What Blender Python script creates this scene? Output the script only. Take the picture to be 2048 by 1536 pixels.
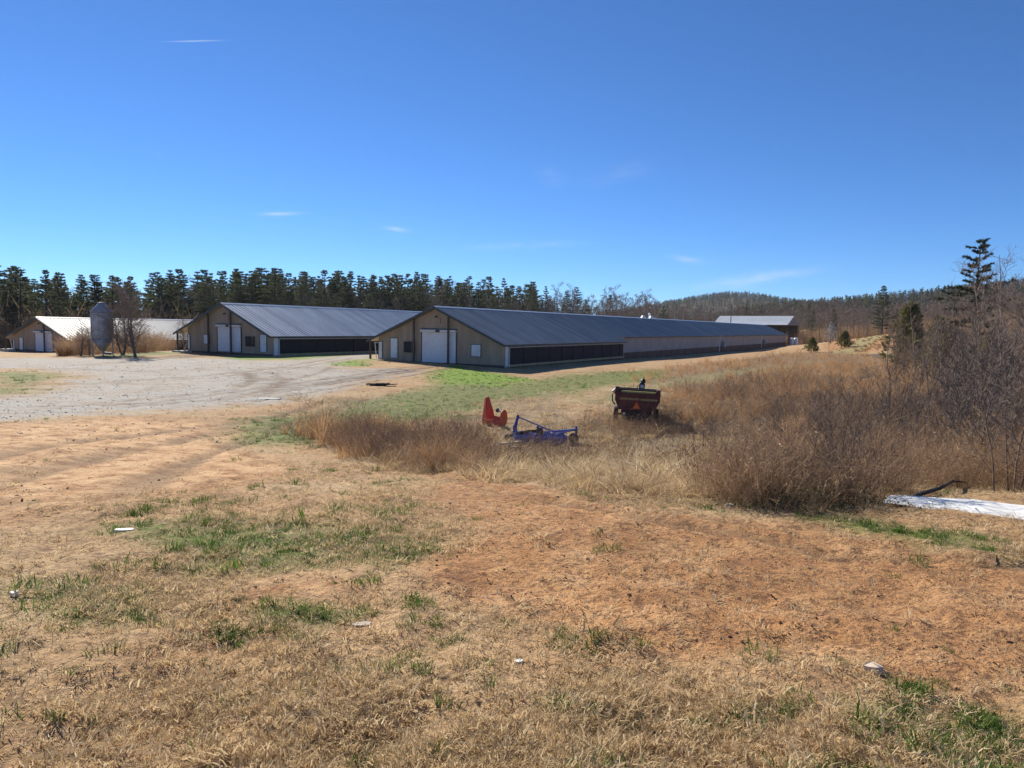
import bpy, bmesh, math, random
import numpy as np
from mathutils import Vector, Matrix, Euler

# ------------------------------------------------------------------ camera
for o in list(bpy.data.objects): bpy.data.objects.remove(o)
SC = bpy.context.scene
COL = SC.collection
F = 1380.0; CZ = 1.6
PITCH = math.atan(114 / F); ROLL = 0.016
_f = np.array([0, math.cos(PITCH), -math.sin(PITCH)])
_r0 = np.array([1., 0, 0]); _u0 = np.array([0, math.sin(PITCH), math.cos(PITCH)])
_r = _r0 * math.cos(ROLL) + _u0 * math.sin(ROLL)
_u = -_r0 * math.sin(ROLL) + _u0 * math.cos(ROLL)
CAMP = np.array([0, 0, CZ])
cam_d = bpy.data.cameras.new('camera'); cam = bpy.data.objects.new('camera', cam_d); COL.objects.link(cam)
cam_d.sensor_fit = 'HORIZONTAL'; cam_d.sensor_width = 36; cam_d.lens = 36 * F / 2048
cam_d.clip_start = 0.05; cam_d.clip_end = 9000
M = Matrix.Identity(4)
for i in range(3):
    M[i][0] = _r[i]; M[i][1] = _u[i]; M[i][2] = -_f[i]; M[i][3] = CAMP[i]
cam.matrix_world = M
SC.camera = cam

# ------------------------------------------------------------------ world, sun, exposure
SUN_AZ = math.radians(-34); SUN_EL = math.radians(33)
SUND = Vector((math.sin(SUN_AZ) * math.cos(SUN_EL), math.cos(SUN_AZ) * math.cos(SUN_EL), math.sin(SUN_EL)))
W = bpy.data.worlds.new('World'); SC.world = W; W.use_nodes = True
nt = W.node_tree; nt.nodes.clear()
wo = nt.nodes.new('ShaderNodeOutputWorld'); bg = nt.nodes.new('ShaderNodeBackground')
sky = nt.nodes.new('ShaderNodeTexSky'); sky.sky_type = 'NISHITA'; sky.sun_disc = False
sky.sun_elevation = SUN_EL; sky.sun_rotation = SUN_AZ
sky.altitude = 3000; sky.air_density = 1.0; sky.dust_density = 0.0; sky.ozone_density = 10.0
bg.inputs['Strength'].default_value = 0.09
nt.links.new(bg.outputs[0], wo.inputs[0])

def pdir(x, y):
    d = _f + _r * (x - 1024) / F + _u * (768 - y) / F
    return d / np.linalg.norm(d)

def wmath(op, a, b=None, c=None):
    n = nt.nodes.new('ShaderNodeMath'); n.operation = op
    for i, v in enumerate((a, b, c)):
        if v is None: continue
        if isinstance(v, (int, float)): n.inputs[i].default_value = v
        else: nt.links.new(v, n.inputs[i])
    return n.outputs[0]

def wdot(sock, v):
    n = nt.nodes.new('ShaderNodeVectorMath'); n.operation = 'DOT_PRODUCT'
    nt.links.new(sock, n.inputs[0]); n.inputs[1].default_value = tuple(v)
    return n.outputs['Value']

tc = nt.nodes.new('ShaderNodeTexCoord')
gen = tc.outputs['Generated']
wn = nt.nodes.new('ShaderNodeTexNoise'); wn.inputs['Scale'].default_value = 26; wn.inputs['Detail'].default_value = 6
mp = nt.nodes.new('ShaderNodeMapping'); mp.inputs['Scale'].default_value = (1, 1, 3.2)
nt.links.new(gen, mp.inputs[0]); nt.links.new(mp.outputs[0], wn.inputs['Vector'])
total = None
# thin wisps of high cloud (centre, end, half width in radians, strength, noisy)
for (x0, y0, x1, y1, hwid, st, noisy) in [
    (1415, 572, 1600, 545, .007, .34, 1), (1340, 515, 1410, 524, .004, .22, 1), (1080, 345, 1130, 362, .010, .10, 1),
    (525, 428, 600, 427, .0022, .30, 1), (770, 455, 815, 462, .003, .30, 1), (940, 495, 1140, 487, .004, .16, 1),
    (1180, 360, 1300, 330, .012, .06, 1), (345, 83, 437, 81, .0006, .42, 0), (310, 307, 322, 310, .002, .25, 1)]:
    a, b = pdir(x0, y0), pdir(x1, y1)
    c = (a + b) / 2; c /= np.linalg.norm(c)
    L = (b - a); hl = np.linalg.norm(L) / 2; L = L / (2 * hl)
    N = np.cross(c, L); N /= np.linalg.norm(N)
    q = wmath('ADD', wmath('POWER', wmath('ABSOLUTE', wmath('DIVIDE', wdot(gen, L), hl)), 2.0),
              wmath('POWER', wmath('ABSOLUTE', wmath('DIVIDE', wdot(gen, N), hwid)), 2.0))
    m = wmath('MULTIPLY', wmath('EXPONENT', wmath('MULTIPLY', q, -1.0)), st)
    m = wmath('MULTIPLY', m, wmath('GREATER_THAN', wdot(gen, c), 0.5))
    if noisy:
        m = wmath('MULTIPLY', m, wmath('MAXIMUM', wmath('MULTIPLY_ADD', wn.outputs['Fac'], 3.2, -0.9), 0.0))
    total = m if total is None else wmath('ADD', total, m)
wm = nt.nodes.new('ShaderNodeMix'); wm.data_type = 'RGBA'
nt.links.new(wmath('MINIMUM', total, 1.0), wm.inputs['Factor'])
tint = nt.nodes.new('ShaderNodeMix'); tint.data_type = 'RGBA'; tint.blend_type = 'MULTIPLY'; tint.inputs['Factor'].default_value = 1.0
nt.links.new(sky.outputs[0], tint.inputs['A']); tint.inputs['B'].default_value = (.74, .93, 1.0, 1)
nt.links.new(tint.outputs['Result'], wm.inputs['A']); wm.inputs['B'].default_value = (6.6, 7.0, 7.6, 1)
nt.links.new(wm.outputs['Result'], bg.inputs['Color'])

sl = bpy.data.lights.new('sun', 'SUN'); sl.energy = 5.0; sl.angle = math.radians(0.53); sl.color = (1, 0.93, 0.80)
so = bpy.data.objects.new('sun', sl); COL.objects.link(so)
so.rotation_euler = SUND.to_track_quat('Z', 'Y').to_euler(); so.location = (-60, 60, 80)
SC.view_settings.view_transform = 'Standard'; SC.view_settings.look = 'None'
SC.view_settings.exposure = 0.60; SC.view_settings.gamma = 1.0

# ------------------------------------------------------------------ helpers
rnd = random.Random(7); RN = np.random.RandomState(11)

def tag(o, label=None, cat=None, group=None, kind=None):
    if label: o['label'] = label
    if cat: o['category'] = cat
    if group: o['group'] = group
    if kind: o['kind'] = kind
    return o

def empty(name, loc=(0, 0, 0), rz=0.0):
    o = bpy.data.objects.new(name, None); COL.objects.link(o)
    o.location = tuple(loc); o.rotation_euler = (0, 0, rz); o.empty_display_size = .3
    return o

def copy_tree(o, parent=None):
    c = o.copy(); COL.objects.link(c); c.parent = parent
    for ch in o.children: copy_tree(ch, c)
    return c

class MB:
    def __init__(s): s.v = []; s.f = []
    def add(s, vs, fs):
        n = len(s.v); s.v += [tuple(map(float, p)) for p in vs]; s.f += [tuple(i + n for i in f) for f in fs]; return s
    def box(s, x0, x1, y0, y1, z0, z1, rot=None):
        vs = [(x, y, z) for x in (x0, x1) for y in (y0, y1) for z in (z0, z1)]
        return s.add(vs, [(0, 1, 3, 2), (4, 6, 7, 5), (0, 4, 5, 1), (2, 3, 7, 6), (0, 2, 6, 4), (1, 5, 7, 3)])
    def beam(s, a, b, w, h, up=(0, 0, 1)):
        a = Vector(a); b = Vector(b); d = (b - a).normalized(); up = Vector(up)
        if abs(d.dot(up)) > .98: up = Vector((0, 1, 0))
        x = d.cross(up).normalized() * w / 2; z = x.normalized().cross(d) * h / 2
        vs = [p + i * x + j * z for p in (a, b) for i, j in ((-1, -1), (1, -1), (1, 1), (-1, 1))]
        return s.add(vs, [(3, 2, 1, 0), (4, 5, 6, 7), (0, 1, 5, 4), (1, 2, 6, 5), (2, 3, 7, 6), (3, 0, 4, 7)])
    def tube(s, pts, rad, n=6, cap=True):
        pts = [Vector(p) for p in pts]
        if isinstance(rad, (int, float)): rad = [rad] * len(pts)
        vs = []; fs = []
        for i, p in enumerate(pts):
            d = (pts[min(i + 1, len(pts) - 1)] - pts[max(i - 1, 0)]).normalized()
            up = Vector((0, 0, 1)) if abs(d.z) < .9 else Vector((1, 0, 0))
            x = d.cross(up).normalized(); y = x.cross(d)
            for k in range(n):
                a = 2 * math.pi * k / n
                vs.append(p + (x * math.cos(a) + y * math.sin(a)) * rad[i])
        for i in range(len(pts) - 1):
            for k in range(n):
                fs.append((i * n + k, i * n + (k + 1) % n, (i + 1) * n + (k + 1) % n, (i + 1) * n + k))
        if cap:
            fs.append(tuple(range(n - 1, -1, -1))); fs.append(tuple((len(pts) - 1) * n + k for k in range(n)))
        return s.add(vs, fs)
    def lathe(s, prof, n=24, c=(0, 0, 0), axis='z', cap=True):
        vs = []; fs = []
        for (r, z) in prof:
            for k in range(n):
                a = 2 * math.pi * k / n; x, y = r * math.cos(a), r * math.sin(a)
                if axis == 'z': p = (c[0] + x, c[1] + y, c[2] + z)
                elif axis == 'x': p = (c[0] + z, c[1] + x, c[2] + y)
                else: p = (c[0] + y, c[1] + z, c[2] + x)
                vs.append(p)
        for i in range(len(prof) - 1):
            for k in range(n):
                fs.append((i * n + k, i * n + (k + 1) % n, (i + 1) * n + (k + 1) % n, (i + 1) * n + k))
        if cap:
            fs.append(tuple(range(n - 1, -1, -1))); fs.append(tuple((len(prof) - 1) * n + k for k in range(n)))
        return s.add(vs, fs)
    def prism(s, poly, y0, y1):
        """polygon in (x,z), extruded along y"""
        n = len(poly)
        vs = [(x, y0, z) for x, z in poly] + [(x, y1, z) for x, z in poly]
        fs = [tuple(range(n - 1, -1, -1)), tuple(range(n, 2 * n))]
        fs += [(i, (i + 1) % n, n + (i + 1) % n, n + i) for i in range(n)]
        return s.add(vs, fs)
    def mesh(s, name, mat, smooth=False, fix=True):
        m = bpy.data.meshes.new(name); m.from_pydata(s.v, [], s.f)
        if fix:
            bm = bmesh.new(); bm.from_mesh(m); bmesh.ops.recalc_face_normals(bm, faces=bm.faces); bm.to_mesh(m); bm.free()
        if mat: m.materials.append(mat)
        if smooth: m.polygons.foreach_set('use_smooth', [True] * len(m.polygons))
        return m
    def build(s, name, mat, parent=None, smooth=False, bevel=0.0, fix=True):
        m = s.mesh(name, mat, smooth, fix)
        if bevel > 0:
            bm = bmesh.new(); bm.from_mesh(m)
            bmesh.ops.bevel(bm, geom=[e for e in bm.edges], offset=bevel, segments=1, affect='EDGES', clamp_overlap=True)
            bm.to_mesh(m); bm.free()
        o = bpy.data.objects.new(name, m); COL.objects.link(o)
        if parent: o.parent = parent
        return o

# ------------------------------------------------------------------ materials
def newmat(name):
    m = bpy.data.materials.new(name); m.use_nodes = True
    n = m.node_tree; p = n.nodes['Principled BSDF']
    return m, n, p

def node(n, t, **kw):
    x = n.nodes.new(t)
    for k, v in kw.items():
        if k in x.inputs: x.inputs[k].default_value = v
        else: setattr(x, k, v)
    return x

def ramp(n, sock, stops):
    r = n.nodes.new('ShaderNodeValToRGB'); e = r.color_ramp.elements
    while len(e) < len(stops): e.new(0.5)
    for i, (p, c) in enumerate(stops):
        e[i].position = p; e[i].color = (*c, 1) if len(c) == 3 else c
    n.links.new(sock, r.inputs[0]); return r.outputs[0]

def mixc(n, fac, a, b, blend='MIX'):
    x = n.nodes.new('ShaderNodeMix'); x.data_type = 'RGBA'; x.blend_type = blend
    for i, v in (('Factor', fac), ('A', a), ('B', b)):
        s = [q for q in x.inputs if q.name == i and (q.type == 'RGBA' or i == 'Factor' and q.type == 'VALUE')][0]
        if isinstance(v, (int, float)): s.default_value = v
        elif isinstance(v, tuple): s.default_value = (*v, 1) if len(v) == 3 else v
        else: n.links.new(v, s)
    return [q for q in x.outputs if q.type == 'RGBA'][0]

def mth(n, op, a, b=None, c=None, clamp=False):
    x = n.nodes.new('ShaderNodeMath'); x.operation = op; x.use_clamp = clamp
    for i, v in enumerate((a, b, c)):
        if v is None: continue
        if isinstance(v, (int, float)): x.inputs[i].default_value = v
        else: n.links.new(v, x.inputs[i])
    return x.outputs[0]

def mat(name, col, rough=.7, metal=0.0, var=.25, scale=3.0, bump=0.0, bscale=40.0, dirt=None, dirt_amt=.5, spec=.5, stretch=(1, 1, 1)):
    m, n, p = newmat(name)
    tcn = node(n, 'ShaderNodeTexCoord'); mpn = node(n, 'ShaderNodeMapping'); mpn.inputs['Scale'].default_value = stretch
    n.links.new(tcn.outputs['Object'], mpn.inputs[0])
    no = node(n, 'ShaderNodeTexNoise'); no.inputs['Scale'].default_value = scale; no.inputs['Detail'].default_value = 6
    n.links.new(mpn.outputs[0], no.inputs['Vector'])
    lo = tuple(c * (1 - var) for c in col); hi = tuple(min(1, c * (1 + var)) for c in col)
    c = ramp(n, no.outputs['Fac'], [(.3, lo), (.7, hi)])
    if dirt:
        n2 = node(n, 'ShaderNodeTexNoise'); n2.inputs['Scale'].default_value = scale * .45; n2.inputs['Detail'].default_value = 8
        n2.inputs['Roughness'].default_value = .7
        n.links.new(mpn.outputs[0], n2.inputs['Vector'])
        f = ramp(n, n2.outputs['Fac'], [(.48, (0, 0, 0)), (.66, (dirt_amt,) * 3)])
        c = mixc(n, f, c, dirt)
    if 'roof' in name:
        sp_ = node(n, 'ShaderNodeSeparateXYZ'); n.links.new(tcn.outputs['Object'], sp_.inputs[0])
        wn_ = node(n, 'ShaderNodeTexWhiteNoise'); wn_.noise_dimensions = '1D'
        n.links.new(mth(n, 'FLOOR', mth(n, 'DIVIDE', sp_.outputs['Y'], 1.12)), wn_.inputs['W'])
        g_ = mth(n, 'MULTIPLY_ADD', wn_.outputs['Value'], .26, .86); cc = node(n, 'ShaderNodeCombineColor')
        for q_ in range(3): n.links.new(g_, cc.inputs[q_])
        c = mixc(n, 1.0, c, cc.outputs[0], 'MULTIPLY')
    n.links.new(c, p.inputs['Base Color'])
    p.inputs['Roughness'].default_value = rough; p.inputs['Metallic'].default_value = metal
    p.inputs['Specular IOR Level'].default_value = spec
    if bump > 0:
        nb = node(n, 'ShaderNodeTexNoise'); nb.inputs['Scale'].default_value = bscale; nb.inputs['Detail'].default_value = 4
        n.links.new(tcn.outputs['Object'], nb.inputs['Vector'])
        b = node(n, 'ShaderNodeBump'); b.inputs['Strength'].default_value = bump; b.inputs['Distance'].default_value = .02
        n.links.new(nb.outputs['Fac'], b.inputs['Height']); n.links.new(b.outputs[0], p.inputs['Normal'])
    return m

def plantmat(name, stops, rough=.8, trans=0.0, obj_var=.5):
    """stops: ramp over (per-blade value + per-instance random)"""
    m, n, p = newmat(name)
    at = node(n, 'ShaderNodeAttribute'); at.attribute_name = 'v'
    oi = node(n, 'ShaderNodeObjectInfo')
    f = mth(n, 'ADD', mth(n, 'MULTIPLY', at.outputs['Fac'], 1 - obj_var), mth(n, 'MULTIPLY', oi.outputs['Random'], obj_var))
    c = ramp(n, f, stops)
    n.links.new(c, p.inputs['Base Color']); p.inputs['Roughness'].default_value = rough
    p.inputs['Specular IOR Level'].default_value = .25
    if trans > 0:
        t = node(n, 'ShaderNodeBsdfTranslucent'); n.links.new(c, t.inputs['Color'])
        mx = node(n, 'ShaderNodeMixShader'); mx.inputs[0].default_value = trans
        out = n.nodes['Material Output']
        n.links.new(p.outputs[0], mx.inputs[1]); n.links.new(t.outputs[0], mx.inputs[2]); n.links.new(mx.outputs[0], out.inputs[0])
    return m

MT = {}
MT['siding'] = mat('tan_siding', (.40, .305, .215), .75, var=.12, scale=1.2, dirt=(.22, .17, .12), dirt_amt=.35, stretch=(1, 1, .3))
MT['trim'] = mat('dark_green_trim', (.045, .06, .058), .5, var=.2)
MT['roof'] = mat('galvanised_roof', (.60, .605, .585), .42, .55, var=.10, scale=.35, dirt=(.46, .46, .45), dirt_amt=.4, stretch=(1, 2.2, 1))
MT['roof_dark'] = mat('aged_blue_grey_roof', (.32, .325, .32), .42, .5, var=.12, scale=.3, dirt=(.23, .23, .225), dirt_amt=.4, stretch=(1, 2.2, 1))
MT['roof_pale'] = mat('pale_metal_roof', (.66, .69, .70), .38, .25, var=.06, scale=.3, dirt=(.5, .5, .48), dirt_amt=.3)
MT['roof_far'] = mat('dull_pale_metal', (.25, .265, .28), .55, .2, var=.08, scale=.3, dirt=(.24, .24, .24), dirt_amt=.3)
MT['ridge'] = mat('ridge_cap_metal', (.62, .65, .66), .4, .3, var=.06)
MT['white'] = mat('white_painted_metal', (.72, .74, .75), .5, .0, var=.07, scale=1.5, dirt=(.5, .49, .47), dirt_amt=.4)
MT['offwhite'] = mat('off_white_paint', (.66, .65, .60), .6, .0, var=.08, scale=3)
MT['post'] = mat('dark_brown_post', (.085, .06, .05), .7, var=.25, scale=4)
MT['black'] = mat('black_mesh', (.012, .013, .016), .75, var=.3, scale=8)
MT['rubber'] = mat('tyre_rubber', (.02, .02, .02), .85, var=.3, scale=10, bump=.3)
MT['yellowwood'] = mat('yellowed_board', (.42, .34, .17), .75, var=.2, scale=2)
MT['lap'] = mat('grey_tan_lap_siding', (.40, .34, .29), .7, var=.12, scale=.6, dirt=(.25, .2, .16), dirt_amt=.3)
MT['band'] = mat('red_brown_base_boards', (.16, .085, .055), .8, var=.3, scale=.8)
MT['concrete'] = mat('concrete', (.46, .44, .40), .85, var=.15, scale=3, bump=.2)
MT['galv'] = mat('weathered_galvanised', (.34, .335, .34), .55, .3, var=.25, scale=1.6, dirt=(.16, .15, .16), dirt_amt=.5)
MT['bin_white'] = mat('bin_white_metal', (.75, .77, .78), .45, .2, var=.06)
MT['pole'] = mat('weathered_pole', (.11, .09, .08), .85, var=.2, scale=3)
MT['blue'] = mat('blue_painted_steel', (.010, .065, .34), .26, .0, var=.2, scale=5, dirt=(.05, .06, .14), dirt_amt=.35, spec=.6)
MT['orange'] = mat('orange_red_paint', (.62, .085, .028), .42, .0, var=.15, scale=4, dirt=(.36, .07, .035), dirt_amt=.5)
MT['maroon'] = mat('maroon_paint', (.115, .022, .02), .5, .0, var=.3, scale=3, dirt=(.17, .065, .03), dirt_amt=.6)
MT['yellow'] = mat('faded_yellow_paint', (.50, .40, .12), .55, var=.15, scale=6)
MT['smv'] = mat('fluorescent_orange', (.95, .22, .02), .5, var=.06)
MT['smvred'] = mat('reflective_red', (.36, .02, .02), .4, var=.1)
MT['steel'] = mat('dark_steel', (.05, .05, .055), .5, .6, var=.25, scale=8)
MT['shaft'] = mat('bare_steel', (.45, .45, .45), .4, .8, var=.15, scale=8)
MT['sheet'] = mat('white_plastic_sheet', (.80, .80, .78), .45, var=.05, scale=3, dirt=(.62, .56, .46), dirt_amt=.4)
MT['board'] = mat('pale_weathered_board', (.58, .47, .37), .8, var=.2, scale=6, stretch=(.3, 3, 3))
MT['debris'] = mat('charred_wood', (.03, .026, .024), .85, var=.4, scale=6)
MT['bark'] = mat('grey_bark', (.16, .125, .10), .9, var=.3, scale=8)
MT['twig'] = mat('grey_brown_twig', (.26, .185, .135), .9, var=.25, scale=3)
MT['twig_far'] = mat('far_grey_twig', (.25, .19, .15), .9, var=.3, scale=.6)
MT['sapling'] = mat('pale_sapling_bark', (.27, .21, .165), .85, var=.25, scale=5)
MT['pinebark'] = mat('pine_bark', (.085, .065, .055), .9, var=.3, scale=4)
MT['trailer'] = mat('shed_timber', (.055, .045, .04), .85, var=.25, scale=3)
MT['dryshrub'] = plantmat('dry_orange_stems', [(0, (.16, .075, .03)), (.5, (.30, .15, .06)), (1, (.40, .22, .095))], trans=.2)
MT['needle'] = plantmat('pine_needles', [(0, (.06, .072, .04)), (.5, (.11, .125, .065)), (1, (.18, .185, .10))], trans=.4, obj_var=.55)
MT['needle_near'] = plantmat('near_pine_needles', [(0, (.03, .04, .02)), (.5, (.06, .07, .035)), (1, (.10, .105, .05))], trans=.2, obj_var=.3)
MT['cedar'] = plantmat('cedar_foliage', [(0, (.10, .105, .03)), (.5, (.19, .18, .055)), (1, (.30, .27, .09))], trans=.2, obj_var=.3)
MT['straw'] = plantmat('dead_turf', [(0, (.26, .165, .08)), (.35, (.54, .40, .22)), (.7, (.74, .575, .345)), (1, (.84, .71, .48))], trans=.4, obj_var=.45)
MT['green'] = plantmat('green_turf', [(0, (.04, .085, .014)), (.5, (.085, .165, .026)), (1, (.18, .27, .05))], trans=.35, obj_var=.5)
MT['sedge'] = plantmat('broomsedge', [(0, (.32, .155, .06)), (.4, (.52, .30, .135)), (.75, (.62, .40, .20)), (1, (.72, .53, .32))], trans=.45, obj_var=.55)
MT['weed'] = plantmat('dead_weeds', [(0, (.14, .082, .048)), (.45, (.32, .205, .12)), (.8, (.48, .335, .205)), (1, (.64, .475, .31))], trans=.35, obj_var=.5)
MT['briar'] = plantmat('briar_leaves', [(0, (.04, .055, .02)), (.5, (.10, .115, .045)), (.85, (.20, .17, .08)), (1, (.34, .27, .17))], trans=.25, obj_var=.3)
MT['clod'] = plantmat('earth_clods', [(0, (.15, .085, .05)), (.5, (.28, .155, .09)), (1, (.42, .25, .15))], obj_var=.8)
MT['stone'] = plantmat('gravel_stones', [(0, (.20, .185, .17)), (.5, (.36, .345, .33)), (1, (.55, .53, .50))], obj_var=.9)

# ------------------------------------------------------------------ terrain height
CP = np.array([
    (0, 0, 0), (-6, 2, .05), (6, 2, .0), (0, -20, .6), (-25, -8, .3), (25, -8, .6),
    (4.5, 7.9, -.36), (0, 8, -.40), (-6, 8, -.40), (-14, 8, -.3), (12, 8, -.25),
    (1.3, 26.5, -2.85), (-.7, 29.9, -2.74), (5.6, 30.8, -2.80), (0, 15, -1.45), (8, 15, -1.6), (15, 15, -1.45),
    (-8, 17, -1.35), (-18, 15, -.95), (-12, 30, -2.30), (-25, 30, -1.95), (-9, 48, -2.6), (-30, 45, -2.4), (-55, 45, -2.2),
    (10, 45, -2.85), (20, 40, -2.8), (35, 33, -1.9), (25, 20, -1.3), (-47, 80, -2.45), (-62, 92, -2.85), (-64, 100, -3.15), (-80, 108, -3.5),
    (-.8, 70, -2.62), (3, 66, -2.95), (-8, 74, -2.42), (-15, 78, -2.3), (-28, 79, -2.2), (-34, 83, -2.25), (-41, 88, -2.2),
    (10, 85, -2.72), (18, 98, -2.85), (40, 140, -3.1), (91, 229, -3.5), (20, 80, -3.0), (60, 120, -2.9), (60, 90, -2.7), (50, 57, -2.2),
    (74, 150, -2.3), (92, 172, -.2), (106, 195, 1.3), (85, 105, -.6), (130, 130, 4), (70, 62, -.2), (110, 250, -2.5), (200, 200, 9), (70, 180, -3.2),
    (0, 120, -2.7), (30, 180, -3.2), (0, 250, -4.5), (-60, 160, -4), (-100, 220, -6), (-200, 150, -5), (-150, 60, -2.5), (110, 50, 4), (60, 20, 1.2),
    (150, 400, 0), (0, 500, -6), (-400, 300, -6), (400, 200, 14), (300, 600, 5), (-800, 900, -6), (0, 1200, -4), (900, 900, 10),
    (0, -300, 2), (-600, -200, 0), (600, -200, 6)], float)
_S = 100.0
def _tps(r2):
    return np.where(r2 > 1e-12, r2 * np.log(np.maximum(r2, 1e-12)), 0.0)
_P = CP[:, :2] / _S; _n = len(CP)
_K = _tps(((_P[:, None] - _P[None]) ** 2).sum(-1)) + np.eye(_n) * 2e-4
_A = np.zeros((_n + 3, _n + 3)); _A[:_n, :_n] = _K; _A[:_n, _n] = 1; _A[:_n, _n + 1:] = _P; _A[_n, :_n] = 1; _A[_n + 1:, :_n] = _P.T
_Wt = np.linalg.solve(_A, np.concatenate([CP[:, 2], np.zeros(3)]))
def TZ(x, y):
    x = np.atleast_1d(np.asarray(x, float)); y = np.atleast_1d(np.asarray(y, float))
    out = np.empty(len(x))
    for i in range(0, len(x), 20000):
        q = np.stack([np.clip(x[i:i + 20000], -900, 900), np.clip(y[i:i + 20000], -300, 1200)], 1) / _S
        out[i:i + 20000] = _tps(((q[:, None] - _P[None]) ** 2).sum(-1)) @ _Wt[:_n] + _Wt[_n] + q @ _Wt[_n + 1:]
    return out
def tz(x, y): return float(TZ(x, y)[0])

def pray(x, y): return _f + _r * (x - 1024) / F + _u * (768 - y) / F
def at(x, y, Y):
    d = pray(x, y); return CAMP + d * Y / d[1]
_YS = np.exp(np.linspace(math.log(1.2), math.log(500), 900))
def G(x, y, hmax=500):
    d = pray(x, y); d = d / d[1]
    P = CAMP[None] + d[None] * _YS[:, None]
    g = P[:, 2] - TZ(P[:, 0], P[:, 1])
    k = np.where(g < 0)[0]
    i = k[0] if len(k) else len(_YS) - 1
    if i > 0 and len(k):
        t = g[i - 1] / (g[i - 1] - g[i]); Y = _YS[i - 1] + t * (_YS[i] - _YS[i - 1])
    else: Y = _YS[i]
    Q = CAMP + d * min(Y, hmax); return (Q[0], Q[1], tz(Q[0], Q[1]))

def hashn(ix, iy, seed):
    h = (ix.astype(np.int64) * 374761393 + iy.astype(np.int64) * 668265263 + seed * 1442695041) & 0x7fffffff
    h = ((h ^ (h >> 13)) * 1274126177) & 0x7fffffff
    return ((h ^ (h >> 16)) & 0xffff) / 65535.0
def vnoise(x, y, seed=0):
    ix = np.floor(x); iy = np.floor(y); fx = x - ix; fy = y - iy
    fx = fx * fx * (3 - 2 * fx); fy = fy * fy * (3 - 2 * fy)
    a = hashn(ix, iy, seed); b = hashn(ix + 1, iy, seed); c = hashn(ix, iy + 1, seed); d = hashn(ix + 1, iy + 1, seed)
    return a + (b - a) * fx + (c - a) * fy + (a - b - c + d) * fx * fy
def fbm(x, y, seed=0, oct=4):
    s = 0; a = .5; t = 0
    for k in range(oct):
        s = s + a * vnoise(x, y, seed + k * 17); t += a; x = x * 2.03 + 11.3; y = y * 2.03 + 5.7; a *= .55
    return s / t

def sdpoly(px, py, poly):
    """signed distance, positive inside"""
    poly = np.asarray(poly)[:, :2]; n = len(poly)
    d = np.full(len(px), 1e9); ins = np.zeros(len(px), bool)
    for i in range(n):
        a = poly[i]; b = poly[(i + 1) % n]; e = b - a
        wx = px - a[0]; wy = py - a[1]
        t = np.clip((wx * e[0] + wy * e[1]) / (e @ e + 1e-12), 0, 1)
        d = np.minimum(d, (wx - e[0] * t) ** 2 + (wy - e[1] * t) ** 2)
        c = (a[1] > py) != (b[1] > py)
        xi = a[0] + (py - a[1]) / (e[1] if abs(e[1]) > 1e-9 else 1e-9) * e[0]
        ins ^= c & (px < xi)
    return np.where(ins, 1, -1) * np.sqrt(d)

def gp(pts, ext=()):
    return [G(x, y)[:2] for x, y in pts] + list(ext)

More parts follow.
